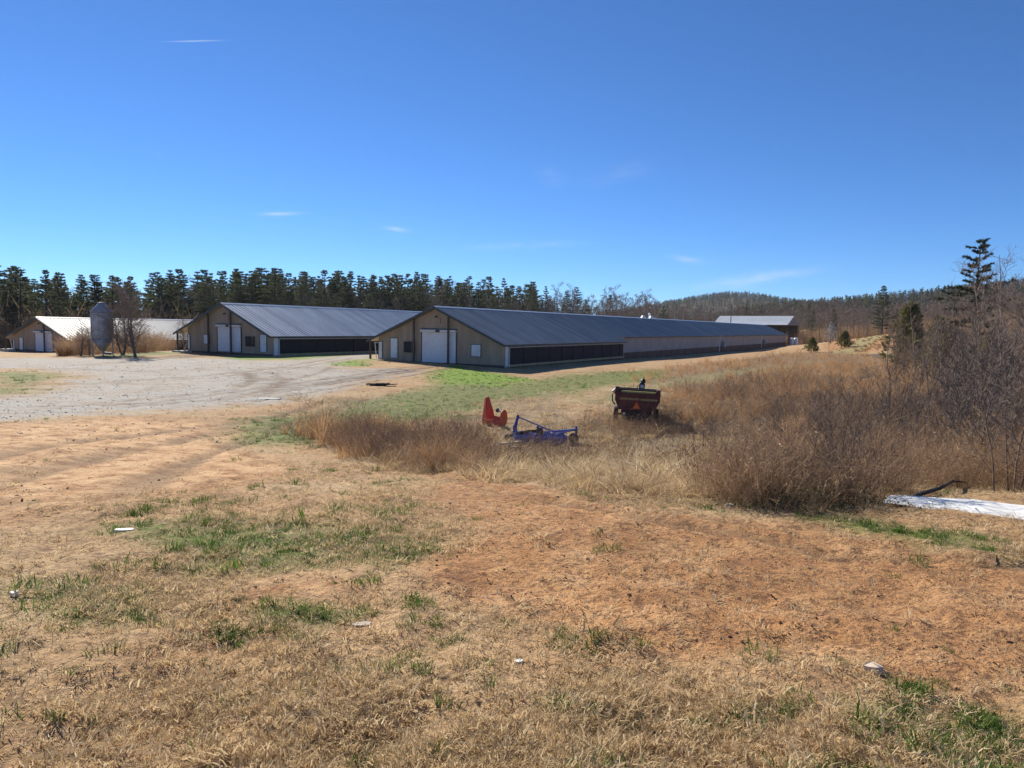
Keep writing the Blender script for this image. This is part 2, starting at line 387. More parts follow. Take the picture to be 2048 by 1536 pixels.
AREA = {
 'gravel': [gp([(0, 716), (120, 716), (300, 716), (350, 716), (430, 716), (520, 722), (600, 720), (690, 712), (738, 708), (742, 717), (640, 729), (700, 738), (790, 736), (840, 740), (830, 746), (770, 757), (700, 776), (640, 792), (560, 806), (430, 816), (300, 818), (150, 828), (0, 842)], [(-60, 30), (-90, 60)])],
 'island': [gp([(0, 738), (60, 738), (130, 744), (162, 758), (120, 776), (60, 786), (0, 799)], [(-40, 45)])],
 'dirt': [gp([(0, 850), (200, 833), (420, 850), (440, 885), (600, 920), (630, 950), (450, 985), (250, 1000), (100, 1045), (0, 1065)], [(-14, 9), (-26, 18)]),
          gp([(880, 945), (1100, 982), (1300, 1028), (1500, 1042), (1800, 1080), (2048, 1130)], [(12, 4.6), (9, 2.2)]) + gp([(2048, 1410), (1900, 1410), (1600, 1345), (1400, 1355), (1230, 1330), (1080, 1260), (900, 1200), (800, 1160), (860, 1110), (960, 1070), (860, 1010)]),
          gp([(490, 1170), (600, 1148), (740, 1150), (860, 1180), (700, 1200), (560, 1212), (430, 1225)]),
          gp([(330, 1290), (440, 1278), (530, 1285), (500, 1310), (380, 1312)]),
          gp([(860, 1480), (960, 1460), (1010, 1500), (930, 1536)]), gp([(1640, 699), (1680, 677), (1740, 660), (1800, 664), (1800, 690), (1720, 707)])],
 'green': [gp([(860, 740), (900, 731), (1000, 746), (1075, 762), (1020, 776), (900, 774), (865, 756)]),
           gp([(430, 714), (480, 711), (560, 716), (690, 709), (700, 712), (600, 719), (450, 722)]),
           gp([(640, 728), (735, 714), (745, 724), (700, 732)]),
           gp([(0, 745), (60, 742), (110, 750), (60, 775), (0, 792)]),
           gp([(160, 712), (340, 703), (380, 708), (250, 714)]),
           gp([(430, 872), (480, 848), (560, 826), (700, 805), (870, 770), (1000, 764), (1140, 750), (1330, 738), (1340, 756), (1180, 776), (1030, 800), (900, 832), (760, 848), (640, 885), (500, 895)]),
           gp([(1120, 770), (1200, 765), (1210, 775), (1120, 790)]),
           gp([(100, 1062), (400, 1040), (620, 1052), (900, 1080), (850, 1120), (640, 1138), (560, 1152), (400, 1150), (420, 1110), (250, 1080)]),
           gp([(30, 1180), (120, 1170), (280, 1210), (260, 1250), (100, 1240)]),
           gp([(480, 1210), (560, 1200), (720, 1230), (660, 1260), (520, 1250)]),
           gp([(1030, 1395), (1300, 1400), (1600, 1400), (2048, 1415), (2048, 1500), (1700, 1490), (1300, 1480), (1050, 1450)]),
           gp([(1650, 1032), (1900, 1062), (2048, 1080), (2048, 1130), (1880, 1100), (1700, 1060)])],
 'vivid': [gp([(862, 740), (900, 731), (1000, 746), (1060, 762), (1000, 771), (890, 766)]), gp([(640, 728), (735, 714), (745, 722), (700, 731)]),
           gp([(440, 716), (480, 713), (560, 717), (690, 710), (600, 718), (460, 721)])],
 'sand': [gp([(0, 852), (200, 835), (420, 850), (440, 885), (560, 915), (600, 945), (420, 975), (230, 990), (90, 1035), (0, 1055)], [(-14, 10), (-26, 18)]), gp([(490, 1165), (600, 1150), (720, 1150), (840, 1180), (700, 1195), (560, 1205)])],
 'mud': [gp([(600, 768), (700, 752), (800, 736), (870, 731), (900, 735), (840, 741), (780, 750), (680, 768)]),
         gp([(280, 716), (360, 709), (440, 704), (500, 709), (430, 713), (350, 717)]),
         gp([(470, 740), (500, 745), (520, 760), (490, 770), (480, 765), (500, 757)]),
         gp([(535, 745), (565, 752), (570, 765), (520, 785), (548, 765)])],
 'brush': [gp([(640, 880), (690, 925), (950, 948), (1130, 972), (1330, 1010), (1640, 1022), (1740, 1000), (1800, 975)], [(7.5, 9.3), (12, 9.0), (40, 6), (75, 40), (95, 110)]) + gp([(1740, 708), (1600, 712), (1480, 728), (1400, 760), (1340, 790), (1250, 800), (1170, 840), (1000, 862), (860, 850), (740, 846)])],
 'sedge': [gp([(640, 870), (690, 920), (950, 940), (1050, 930), (1010, 900), (960, 870), (900, 858), (780, 842), (700, 845)]),
           gp([(1280, 745), (1400, 726), (1500, 716), (1590, 704), (1720, 708), (1880, 740), (1990, 770), (1880, 790), (1700, 790), (1500, 800), (1400, 840), (1340, 850), (1330, 790), (1290, 770)]),
           gp([(1020, 905), (1180, 880), (1330, 900), (1480, 900), (1560, 960), (1440, 985), (1250, 970), (1060, 940)])],
 'low': [gp([(600, 800), (900, 775), (1330, 765), (1400, 800), (1490, 880), (1440, 1020), (1330, 1012), (1130, 978), (985, 958), (965, 905), (945, 872), (860, 850), (640, 860)])],
 'track': [gp([(1210, 790), (1330, 762), (1500, 738), (1620, 722), (1620, 728), (1500, 746), (1340, 774), (1220, 806)]),
           gp([(1664, 706), (1700, 688), (1738, 668), (1772, 668), (1765, 676), (1740, 692), (1705, 708)])],
}
RUTS = [(gp([(60, 822), (200, 805), (350, 792), (470, 778), (505, 764), (505, 752), (490, 744)]), .22, 0), (gp([(250, 812), (420, 800), (520, 784), (562, 768), (566, 755), (545, 746)]), .22, 0),
        (gp([(520, 792), (560, 775), (572, 760)]), .2, 0), (gp([(100, 738), (300, 742), (480, 738), (640, 736), (720, 742)]), .2, .75),
        (gp([(560, 776), (660, 760), (780, 742), (862, 732)]), .22, .8), (gp([(480, 800), (640, 776), (760, 757), (880, 736)]), .2, .8),
        (gp([(0, 770), (200, 765), (400, 755), (560, 738), (690, 716)]), .22, .8), (gp([(0, 815), (300, 806), (520, 775), (640, 745), (660, 735)]), .25, 0), (gp([(160, 730), (280, 722), (360, 712), (470, 706)]), .25, .8),
        (gp([(0, 930), (200, 890), (420, 860), (700, 800)]), .3, .8), (gp([(100, 985), (330, 905), (520, 850)]), .25, .8), (gp([(2048, 1120), (1700, 1100), (1500, 1062), (1300, 1030), (1000, 975), (760, 935)]), .1, .22)]
def masks(x, y):
    out = {}
    dist = np.hypot(x, y)
    nz = (fbm(x * .9, y * .9, 3) - .5) + (fbm(x * .22, y * .22, 9) - .5) * 1.2 + (fbm(x * 3.1, y * 3.1, 29) - .5) * .6
    for k, polys in AREA.items():
        s = np.full(len(x), -1e9)
        for p in polys: s = np.maximum(s, sdpoly(x, y, p))
        soft = np.clip(dist * .035, .12, 1.2)
        out[k] = np.clip(.5 + (s + nz * np.clip(dist * .09, .5, 3.0)) / (2 * soft), 0, 1)
    out['gravel'] = out['gravel'] * (1 - out['island'])
    out['low'] = out['low'] * (1 - .75 * np.clip((y - 27.2) / 1.5, 0, 1) * np.clip((x - 2.2) / 1.2, 0, 1))
    out['hn'] = np.clip((fbm(x * .33, y * .33, 71) - .25) * 2.0, 0, 1)
    rut = np.zeros(len(x))
    for (ln, wd, gap) in RUTS:
        dd = np.full(len(x), 1e9)
        for (a, b) in zip(ln[:-1], ln[1:]):
            a = np.array(a); b = np.array(b); e = b - a; t = np.clip(((x - a[0]) * e[0] + (y - a[1]) * e[1]) / (e @ e + 1e-9), 0, 1)
            dd = np.minimum(dd, np.hypot(x - a[0] - e[0] * t, y - a[1] - e[1] * t))
        dd = np.abs(dd - gap) + (fbm(x * .8, y * .8, 63) - .5) * .35
        rut = np.maximum(rut, np.clip(1 - (dd - wd * .5) / (wd * .8), 0, 1) * (.45 + .9 * (fbm(x * .5, y * .5, 61) - .2)))
    out['rut'] = np.clip(rut, 0, 1)
    return out

# ------------------------------------------------------------------ ground sheet
def axis_pts(lo, hi, base, grow, lim, cap):
    def step(q): return max(base, grow * q if q > lim else min(cap, grow * q))
    v = [0.0]
    while v[-1] < hi: v.append(v[-1] + step(v[-1]))
    w = [0.0]
    while w[-1] < -lo: w.append(w[-1] + step(w[-1]))
    return np.array([-q for q in w[:0:-1]] + v)
gx = axis_pts(-3500, 3500, .085, .0235, 50, .40); gy = axis_pts(-400, 4500, .085, .0235, 75, .34)
gy = gy[(gy > -400)]
neg = gy < -1.5
gy = np.concatenate([gy[neg][::6], gy[~neg]])
GX, GY = np.meshgrid(gx, gy); X = GX.ravel(); Y = GY.ravel()
Z = TZ(X, Y); D = np.hypot(X, Y)
MK = masks(X, Y)
near = np.clip(1 - (D - 10) / 40, 0, 1)
lump = (fbm(X * 1.3, Y * 1.3, 41) - .5) * .16 * np.clip(1 - (D - 40) / 60, 0, 1)
fine = (fbm(X * 5.5, Y * 5.5, 43, 3) - .5) * .055 * near * (1 - .75 * MK['gravel'])
clod = np.maximum(fbm(X * 11, Y * 11, 47, 2) - .54, 0) * .15 * np.clip(1 - (D - 7) / 10, 0, 1) * (.35 + .65 * MK['dirt'])
big = (fbm(X * .04, Y * .04, 51) - .5) * 2.0 * np.clip((D - 150) / 150, 0, 1)
bar = (X * .8634 - Y * .5045)
Z2 = Z + lump + fine + clod + big - MK['rut'] * .07
def ground(x, y): return tz(x, y)
nx, ny = len(gx), len(gy)
idx = np.arange(nx * ny).reshape(ny, nx)
quads = np.stack([idx[:-1, :-1], idx[:-1, 1:], idx[1:, 1:], idx[1:, :-1]], -1).reshape(-1, 4)
gm = bpy.data.meshes.new('ground')
gm.vertices.add(nx * ny); gm.vertices.foreach_set('co', np.stack([X, Y, Z2], 1).ravel().astype(np.float32))
gm.loops.add(quads.size); gm.loops.foreach_set('vertex_index', quads.ravel().astype(np.int32))
gm.polygons.add(len(quads)); gm.polygons.foreach_set('loop_start', np.arange(0, quads.size, 4, dtype=np.int32))
gm.polygons.foreach_set('loop_total', np.full(len(quads), 4, np.int32))
gm.polygons.foreach_set('use_smooth', np.ones(len(quads), bool))
gm.update(); gm.validate()
def cattr(name, chans):
    a = gm.color_attributes.new(name, 'FLOAT_COLOR', 'POINT')
    c = np.ones((nx * ny, 4), np.float32)
    for i, ch in enumerate(chans): c[:, i] = ch
    a.data.foreach_set('color', c.ravel())
cattr('mask_a', [MK['gravel'], MK['dirt'], MK['green'], MK['mud']])
cattr('mask_c', [MK['rut'], MK['low'], MK['sand'], MK['rut'] * 0])
cattr('mask_b', [MK['brush'], MK['sedge'], MK['track'], MK['vivid']])

m, n, p = newmat('farm_ground')
def gattr(name):
    a = node(n, 'ShaderNodeAttribute'); a.attribute_name = name
    s = node(n, 'ShaderNodeSeparateColor'); n.links.new(a.outputs['Color'], s.inputs[0])
    return s.outputs[0], s.outputs[1], s.outputs[2], a.outputs['Alpha']
gG, gD, gN, gM = gattr('mask_a'); gB, gS, gT, gV = gattr('mask_b'); gR, gL, gSa, _b = gattr('mask_c')
tcn = node(n, 'ShaderNodeTexCoord'); OB = tcn.outputs['Object']
def nz(scale, detail=5, rough=.6, sx=1, sy=1):
    t = node(n, 'ShaderNodeTexNoise'); t.inputs['Scale'].default_value = scale; t.inputs['Detail'].default_value = detail; t.inputs['Roughness'].default_value = rough
    if sx != 1 or sy != 1:
        mpp = node(n, 'ShaderNodeMapping'); mpp.inputs['Scale'].default_value = (sx, sy, 1); n.links.new(OB, mpp.inputs[0]); n.links.new(mpp.outputs[0], t.inputs['Vector'])
    else: n.links.new(OB, t.inputs['Vector'])
    return t.outputs['Fac']
n_big = nz(.35, 6); n_mid = nz(2.2, 6, .65); n_fin = nz(13, 6, .7); n_fin2 = nz(45, 4, .7)
soil = ramp(n, n_mid, [(.3, (.27, .145, .065)), (.5, (.47, .27, .13)), (.68, (.60, .38, .205))])
soil = mixc(n, ramp(n, n_fin, [(.40, (.75,) * 3), (.52, (0, 0, 0))]), soil, (.13, .075, .045))
redsoil = ramp(n, n_mid, [(.3, (.30, .14, .058)), (.5, (.50, .265, .115)), (.7, (.62, .375, .19))])
redsoil = mixc(n, ramp(n, n_big, [(.40, (.35,) * 3), (.54, (0, 0, 0))]), redsoil, (.33, .18, .09))
redsoil = mixc(n, ramp(n, n_fin, [(.40, (.8,) * 3), (.50, (0, 0, 0))]), redsoil, (.17, .085, .045))
redsoil = mixc(n, ramp(n, n_fin2, [(.36, (.85,) * 3), (.44, (0, 0, 0))]), redsoil, (.12, .065, .038))
thatch = ramp(n, n_fin, [(.3, (.21, .13, .065)), (.5, (.46, .325, .18)), (.7, (.63, .475, .28))])
thatch = mixc(n, ramp(n, n_big, [(.36, (0, 0, 0)), (.56, (.8,) * 3)]), thatch, soil)
greenc = ramp(n, n_mid, [(.3, (.07, .105, .02)), (.55, (.13, .18, .036)), (.75, (.24, .24, .085))])
greenc = mixc(n, ramp(n, n_fin, [(.45, (0, 0, 0)), (.65, (.6,) * 3)]), greenc, (.27, .21, .12))
vivid = ramp(n, n_mid, [(.3, (.12, .22, .02)), (.7, (.23, .35, .04))])
grav = ramp(n, n_fin2, [(.3, (.23, .21, .185)), (.5, (.41, .38, .335)), (.7, (.56, .525, .47))])
grav = mixc(n, ramp(n, n_big, [(.45, (0, 0, 0)), (.68, (.62,) * 3)]), grav, (.38, .28, .19))
n_trk = nz(.9, 4, .6, .55, 2.6)
grav = mixc(n, ramp(n, n_trk, [(.53, (0, 0, 0)), (.60, (.55,) * 3), (.67, (0, 0, 0))]), grav, (.205, .155, .115))
mud = ramp(n, n_mid, [(.3, (.05, .035, .026)), (.7, (.16, .11, .08))])
brushc = ramp(n, n_fin, [(.3, (.075, .052, .035)), (.55, (.17, .12, .08)), (.75, (.27, .20, .135))])
sedgec = ramp(n, n_fin, [(.3, (.16, .10, .055)), (.7, (.32, .215, .125))])
trackc = ramp(n, n_mid, [(.3, (.20, .19, .085)), (.7, (.34, .31, .15))])
c = thatch
meadow = ramp(n, n_fin, [(.3, (.16, .115, .07)), (.55, (.33, .245, .155)), (.75, (.46, .36, .24))])
c = mixc(n, gB, c, brushc)
c = mixc(n, mth(n, 'MULTIPLY', gL, .85), c, meadow)
c = mixc(n, gS, c, sedgec)
c = mixc(n, mth(n, 'MULTIPLY', gN, ramp(n, n_mid, [(.28, (.3,) * 3), (.50, (.95,) * 3)])), c, greenc)
c = mixc(n, mth(n, 'MULTIPLY', gV, .85), c, vivid)
c = mixc(n, gD, c, redsoil)
c = mixc(n, mth(n, 'MULTIPLY', gSa, ramp(n, n_mid, [(.36, (0, 0, 0)), (.6, (.75,) * 3)])), c, (.70, .46, .25))
c = mixc(n, gG, c, grav)
c = mixc(n, mth(n, 'MULTIPLY', gT, .8), c, trackc)
c = mixc(n, mth(n, 'MULTIPLY', gM, ramp(n, n_trk, [(.40, (.25,) * 3), (.55, (.95,) * 3)])), c, mud)
c = mixc(n, mth(n, 'MULTIPLY', gR, .8), c, (.165, .105, .062))
n.links.new(c, p.inputs['Base Color']); p.inputs['Roughness'].default_value = .92; p.inputs['Specular IOR Level'].default_value = .15
bh = mth(n, 'ADD', mth(n, 'MULTIPLY', n_fin, .6), mth(n, 'MULTIPLY', n_fin2, .25))
bh = mth(n, 'ADD', bh, mth(n, 'MULTIPLY', n_mid, 1.2))
bp = node(n, 'ShaderNodeBump'); bp.inputs['Strength'].default_value = .7; bp.inputs['Distance'].default_value = .09
n.links.new(bh, bp.inputs['Height']); n.links.new(bp.outputs[0], p.inputs['Normal'])
gm.materials.append(m)
go = bpy.data.objects.new('ground', gm); COL.objects.link(go); tag(go, kind='structure')

# interpolation of the built sheet (so that things stand on the displaced surface)
def gz(x, y):
    i = int(np.clip(np.searchsorted(gx, x) - 1, 0, nx - 2)); j = int(np.clip(np.searchsorted(gy, y) - 1, 0, ny - 2))
    a = (x - gx[i]) / (gx[i + 1] - gx[i]); b = (y - gy[j]) / (gy[j + 1] - gy[j])
    zz = Z2.reshape(ny, nx)
    return float(zz[j, i] * (1 - a) * (1 - b) + zz[j, i + 1] * a * (1 - b) + zz[j + 1, i] * (1 - a) * b + zz[j + 1, i + 1] * a * b)
def GZ(x, y):
    i = np.clip(np.searchsorted(gx, x) - 1, 0, nx - 2); j = np.clip(np.searchsorted(gy, y) - 1, 0, ny - 2)
    a = (x - gx[i]) / (gx[i + 1] - gx[i]); b = (y - gy[j]) / (gy[j + 1] - gy[j]); zz = Z2.reshape(ny, nx)
    return zz[j, i] * (1 - a) * (1 - b) + zz[j, i + 1] * a * (1 - b) + zz[j + 1, i] * (1 - a) * b + zz[j + 1, i + 1] * a * b
def on(px, py):
    x, y, _ = G(px, py); return (x, y, gz(x, y))

# ------------------------------------------------------------------ poultry barns
AXA = math.radians(30.3)
AX = np.array([math.sin(AXA), math.cos(AXA), 0]); PP = np.array([math.cos(AXA), -math.sin(AXA), 0])

def roof_slope(x0, z0, x1, z1, y0, y1, pitch=.56, rib=.06, thick=.07):
    """ribbed sheet from ridge (x0,z0) down to eave (x1,z1), ribs run down the slope"""
    mb = MB()
    ys = [y0]; hs = [0]
    k = y0 + .12
    while k < y1 - .12:
        for dy, h in ((-.05, 0), (-.022, rib), (.022, rib), (.05, 0)): ys.append(k + dy); hs.append(h)
        k += pitch
    ys.append(y1); hs.append(0)
    d = Vector((x1 - x0, 0, z1 - z0)).normalized(); nn = Vector((-d.z, 0, d.x)); nn = nn if nn.z > 0 else -nn
    vs = []; fs = []
    for y, h in zip(ys, hs):
        for (x, z) in ((x0, z0), (x1, z1)):
            vs.append((x + nn.x * h, y, z + nn.z * h))
    for i in range(len(ys) - 1): fs.append((2 * i, 2 * i + 1, 2 * i + 3, 2 * i + 2))
    b = len(vs)
    for y in (y0, y1):
        for (x, z) in ((x0, z0), (x1, z1)): vs.append((x - nn.x * thick, y, z - nn.z * thick))
    fs += [(b, b + 2, b + 3, b + 1), (0, b, b + 1, 1), (2 * len(ys) - 2, 2 * len(ys) - 1, b + 3, b + 2), (1, b + 1, b + 3, 2 * len(ys) - 1), (0, 2 * len(ys) - 2, b + 2, b)]
    mb.add(vs, fs); return mb

def barn(pos, label, hl, hr, el, er, apex, zel, zer, L, tstep, inset, feats, roofmat, posts=True, back=True):
    root = empty('poultry_barn', pos, -AXA)
    tag(root, label, 'barn')
    sl_r = (apex - zer) / er; sl_l = (apex - zel) / el
    def rz(x): return apex - (sl_r * x if x > 0 else -sl_l * x)
    FO = -.65
    # front gable wall
    w = MB(); w.prism([(-hl, -.7), (hr, -.7), (hr, rz(hr) - .12), (0, apex - .12), (-hl, rz(-hl) - .12)], 0, .14)
    wall = w.build('gable_wall', MT['siding'], root)
    b = MB(); x = -hl + .15
    while x < hr - .05:
        b.box(x - .02, x + .02, -.022, .01, -.6, rz(x) - .17); x += .305
    tag(b.build('siding_rib', MT['siding'], wall), kind='stuff')
    b = MB(); b.box(-hl - .01, hr + .01, -.05, .02, -.75, .16); b.build('base_board', MT['post'], wall)
    # roof
    roof = roof_slope(0, apex, er, zer, FO, tstep).build('roof', roofmat, root)
    erf = er - inset; zrf = apex - sl_r * erf
    roof_slope(0, apex, erf, zrf, tstep, L).build('roof_sheet', roofmat, roof)
    roof_slope(0, apex, -el, zel, FO, tstep).build('roof_sheet', roofmat, roof)
    elf = el - inset; roof_slope(0, apex, -elf, apex - sl_l * elf, tstep, L).build('roof_sheet', roofmat, roof)
    b = MB(); b.add([(-.28, FO - .02, apex - .28 * sl_l + .06), (0, FO - .02, apex + .09), (.28, FO - .02, apex - .28 * sl_r + .06),
                     (-.28, L, apex - .28 * sl_l + .06), (0, L, apex + .09), (.28, L, apex - .28 * sl_r + .06)], [(0, 1, 4, 3), (1, 2, 5, 4)])
    b.build('ridge_cap', MT['ridge'], roof)
    for (xe, ze, s) in ((er, zer, 1), (-el, zel, -1)):
        b = MB(); b.beam((0.0, FO - .045, apex - .10), (xe, FO - .045, ze - .10), .05, .24, up=(0, 0, 1)); b.build('rake_trim', MT['trim'], roof)
    b = MB(); b.box(er - .02, er + .03, FO, tstep, zer - .17, zer + .005); b.build('eave_fascia', MT['trim'], roof)
    b = MB(); b.box(erf - .02, erf + .03, tstep + .01, L, zrf - .15, zrf + .005); b.build('eave_fascia', MT['trim'], roof)
    # soffit closing the front overhang
    # roller door with drum housing
    (dx0, dx1, dz0, dz1) = feats['big']
    dr = MB()
    k = dz0
    while k < dz1 - .01:
        dr.box(dx0, dx1, -.075, -.02, k, min(k + .245, dz1)); k += .25
    door = dr.build('roller_door', MT['white'], root, bevel=.008)
    b = MB(); b.box(dx0 - .1, dx1 + .1, -.32, -.03, dz1 + .02, dz1 + .30); b.build('drum_housing', MT['offwhite'], door, bevel=.03)
    b = MB(); b.box((dx0 + dx1) / 2 - .25, (dx0 + dx1) / 2 + .3, -.36, -.325, dz1 + .04, dz1 + .28); b.build('drum_motor', MT['steel'], door)
    for xx in (dx0 - .12, dx1 + .0):
        b = MB(); b.box(xx, xx + .12, -.10, -.02, dz0 - .4, dz1 + .015); b.build('door_track', MT['trim'], door)
    b = MB(); b.box(dx0 - .14, dx1 + .14, -.12, -.03, dz1 + .31, dz1 + .42); b.build('lintel', MT['trim'], door)
    for px_ in feats['posts']:
        b = MB(); b.box(px_ - .09, px_ + .09, -.46, -.28, -.75, rz(px_) - .12); b.build('front_post', MT['post'], root)
    for d in feats['doors']:
        x0, x1, z0, z1 = d
        b = MB(); b.box(x0, x1, -.06, -.023, z0, z1); dd = b.build('door', MT['white'], root, bevel=.008)
        b = MB(); b.box(x0 - .07, x0, -.08, -.02, z0, z1 + .06); b.box(x1, x1 + .07, -.08, -.02, z0, z1 + .06); b.box(x0, x1, -.08, -.02, z1, z1 + .06); b.build('door_frame', MT['trim'], dd)
        b = MB(); b.lathe([(.03, 0), (.035, -.03), (.028, -.05)], 8, (x1 - .1, -.06, z0 + (z1 - z0) * .47), 'y'); b.build('handle', MT['steel'], dd)
    for wdw in feats['windows']:
        x0, x1, z0, z1 = wdw
        b = MB(); nb = 5; wd = (x1 - x0) / nb
        for i in range(nb): b.box(x0 + i * wd + .01, x0 + (i + 1) * wd - .01, -.07, -.023, z0, z1)
        ww = b.build('shutter', MT['white'], root)
        b = MB()
        for q in ((x0 - .07, x0, z0 - .07, z1 + .07), (x1, x1 + .07, z0 - .07, z1 + .07), (x0, x1, z0 - .07, z0), (x0, x1, z1, z1 + .07)): b.box(q[0], q[1], -.085, -.02, q[2], q[3])
        b.build('shutter_frame', MT['trim'], ww)
    for v in feats['vents']:
        x0, x1, z0, z1 = v
        b = MB(); b.box(x0, x1, -.22, -.02, z0, z1); vv = b.build('fan_housing', MT['post'], root)
        b = MB()
        k = z0 + .05
        while k < z1 - .08: b.add([(x0 + .08, -.255, k), (x1 - .35, -.255, k), (x1 - .35, -.225, k + .1), (x0 + .08, -.225, k + .1)], [(0, 1, 2, 3)]); k += .11
        b.build('louvre', MT['black'], vv)
    # yard light and bracket below the apex
    lx, lz = feats['light']
    b = MB(); b.tube([(lx, -.02, lz), (lx, -.3, lz + .1), (lx + .05, -.42, lz + .02)], .03, 6); lt = b.build('yard_light', MT['steel'], root)
    b = MB(); b.lathe([(.05, 0), (.16, -.1), (.16, -.16)], 10, (lx + .05, -.42, lz + .06)); b.build('lamp_shade', MT['steel'], lt)
    b = MB(); b.tube([(lx + .3, -.03, lz - .1), (lx + .42, -.06, lz - .5), (lx + .36, -.03, lz - .75)], .02, 5); b.build('cable', MT['steel'], lt)
    # right flank, near section: black cooling-pad screen under the wide eave
    sw = MB(); sw.box(hr - .14, hr, .14, .9, -.7, zer - .05); sw.build('corner_wall', MT['siding'], root)
    b = MB(); b.box(hr - .06, hr - .02, 1.0, tstep - .05, .25, zer - .28)
    pad = b.build('cooling_pad_screen', MT['black'], root)
    k = 1.0
    while k < tstep:
        b = MB(); b.box(hr - .02, hr + .04, k, k + .07, -.2, zer - .15); b.build('screen_post', MT['black'], pad); k += 3.05
    b = MB(); b.tube([(hr + .06, 1.0, zer - .28), (hr + .06, tstep - .1, zer - .28)], .055, 6); b.build('water_pipe', MT['white'], pad)
    b = MB(); b.box(hr - .08, hr + .10, 1.0, tstep, -.02, .20); b.build('sill_board', MT['yellowwood'], pad)
    b = MB(); b.box(hr - .10, hr + .02, .95, tstep, -.9, -.03); b.build('footing', MT['band'], pad)
    b = MB(); b.tube([(hr + .09, .92, -.1), (hr + .09, .92, zer - .3)], .035, 6); b.tube([(hr + .09, .92, .2), (hr + .09, .3, .05)], .03, 6); b.build('drain_pipe', MT['white'], pad)
    b = MB(); b.box(hr - .005, hr + .03, .2, .82, .05, 2.05); b.build('side_door', MT['white'], root)
    # right flank, far section: lapped boards, red-brown base
    xw = hr - inset
    b = MB(); zt = zrf - .1; nb = 8; hz_ = (zt - .55) / nb
    for i in range(nb):
        z0 = .55 + i * hz_
        b.add([(xw + .035, tstep + .05, z0), (xw + .035, L - .3, z0), (xw + .005, L - .3, z0 + hz_), (xw + .005, tstep + .05, z0 + hz_),
               (xw - .1, tstep + .05, z0), (xw - .1, L - .3, z0), (xw - .1, L - .3, z0 + hz_), (xw - .1, tstep + .05, z0 + hz_)],
              [(0, 1, 2, 3), (0, 4, 5, 1), (4, 7, 6, 5), (0, 3, 7, 4), (1, 5, 6, 2)])
    lap = b.build('flank_wall', MT['lap'], root)
    b = MB(); b.box(xw - .1, xw + .06, tstep + .05, L - .3, -2.0, .55); b.build('base_band', MT['band'], lap)
    b = MB(); b.box(xw - .05, hr - .01, tstep, tstep + .1, -1.0, zrf - .05); b.build('return_wall', MT['lap'], lap)
    for t in feats.get('hoods', ()):
        b = MB(); b.prism([(xw + .02, .5), (xw + .75, .35), (xw + .75, 1.6), (xw + .02, 1.75)], t, t + 1.4); hd = b.build('fan_hood', MT['galv'], lap)
        b = MB(); b.box(xw + .02, xw + .12, t - 1.6, t - 1.2, -.6, zrf - .1); b.build('downpipe', MT['white'], hd)
    # left flank and rear
    xl = -hl + inset
    b = MB(); b.box(-hl, -hl + .14, .14, .9, -.7, zel - .05); b.build('corner_wall', MT['siding'], root)
    b = MB(); b.box(xl, xl + .1, .2, L - .3, -2, rz(xl) - .1); b.build('flank_wall', MT['lap'], root)
    b = MB(); b.prism([(xl, -2), (xw, -2), (xw, rz(xw) - .12), (0, apex - .12), (xl, rz(xl) - .12)], L - .3, L - .16); b.build('rear_wall', MT['siding'], root)
    # porch at the left corner: post, pipes, pad
    b = MB(); b.box(-el + .12, -el + .30, -.3, -.12, -.75, zel + .0); pt = b.build('porch_post', MT['post'], root)
    b = MB(); b.box(-el + .12, -el + .30, 6, 6.18, -.9, zel + .0); b.build('porch_post', MT['post'], root)
    b = MB(); b.tube([(-el + .45, .3, zel - .25), (-el + .5, .4, .9), (-el + .7, .4, .1)], .045, 6)
    b.tube([(-el + .4, .2, zel - .2), (-hl, .2, zel - .22)], .05, 6); b.tube([(-el + .8, .5, .0), (-el + .8, .5, .8), (-hl, .5, 1.5)], .04, 6)
    b.build('white_pipe', MT['white'], pt)
    b = MB(); b.box(-el + .3, -hl + .9, -1.1, .1, -.4, .12); b.build('entry_slab', MT['concrete'], root)
    return root

b1o = np.array([-.84, 70, -2.48]) - PP * 8.45
F1 = dict(big=(-1.96, 2.52, .14, 3.36), posts=(-2.87, 1.74), doors=[(-8.12, -7.62, .28, 2.2), (-6.40, -5.40, .45, 2.62)],
          windows=[(4.49, 5.62, .98, 2.18)], vents=[(-4.40, -3.0, 1.1, 2.3)], light=(.1, 5.05), hoods=(95.5, 143))
barn(b1o, 'nearest tan poultry barn with the longest blue-grey roof and yellowish board under its black screen', 8.2, 8.45, 9.45, 8.85, 6.12, 2.28, 2.28, 185, 33, 1.4, F1, MT['roof_dark'])
b2o = np.array([-27.6, 79.5, -2.16]) - PP * 8.3
F2 = dict(big=(-1.38, 2.85, .28, 3.2), posts=(-2.76, 1.43), doors=[(-7.25, -6.85, .4, 2.2), (6.22, 7.28, .42, 2.4)],
          windows=[(-4.1, -3.0, 1.1, 2.2)], vents=[(3.82, 5.25, .98, 2.18)], light=(.25, 4.8))
barn(b2o, 'middle tan poultry barn with pale ribbed metal roof, partly hidden by the nearest barn', 7.35, 8.25, 9.3, 8.65, 6.05, 2.3, 2.25, 150, 34, 1.4, F2, MT['roof'])
b3o = np.array([-63.58, 100, -3.2]) - PP * 9.0
F3 = dict(big=(-1.6, 3.35, .02, 2.78), posts=(1.65,), doors=[(-8.45, -8.05, -.2, 1.6), (-6.5, -5.4, .05, 1.95)],
          windows=[], vents=[(5.4, 7.3, .72, 1.85)], light=(.2, 4.2))
barn(b3o, 'farthest left poultry barn with glaring pale roof behind the feed bin', 8.6, 8.95, 10.6, 9.2, 5.12, 1.75, 1.78, 130, 20, 1.4, F3, MT['roof_far'])

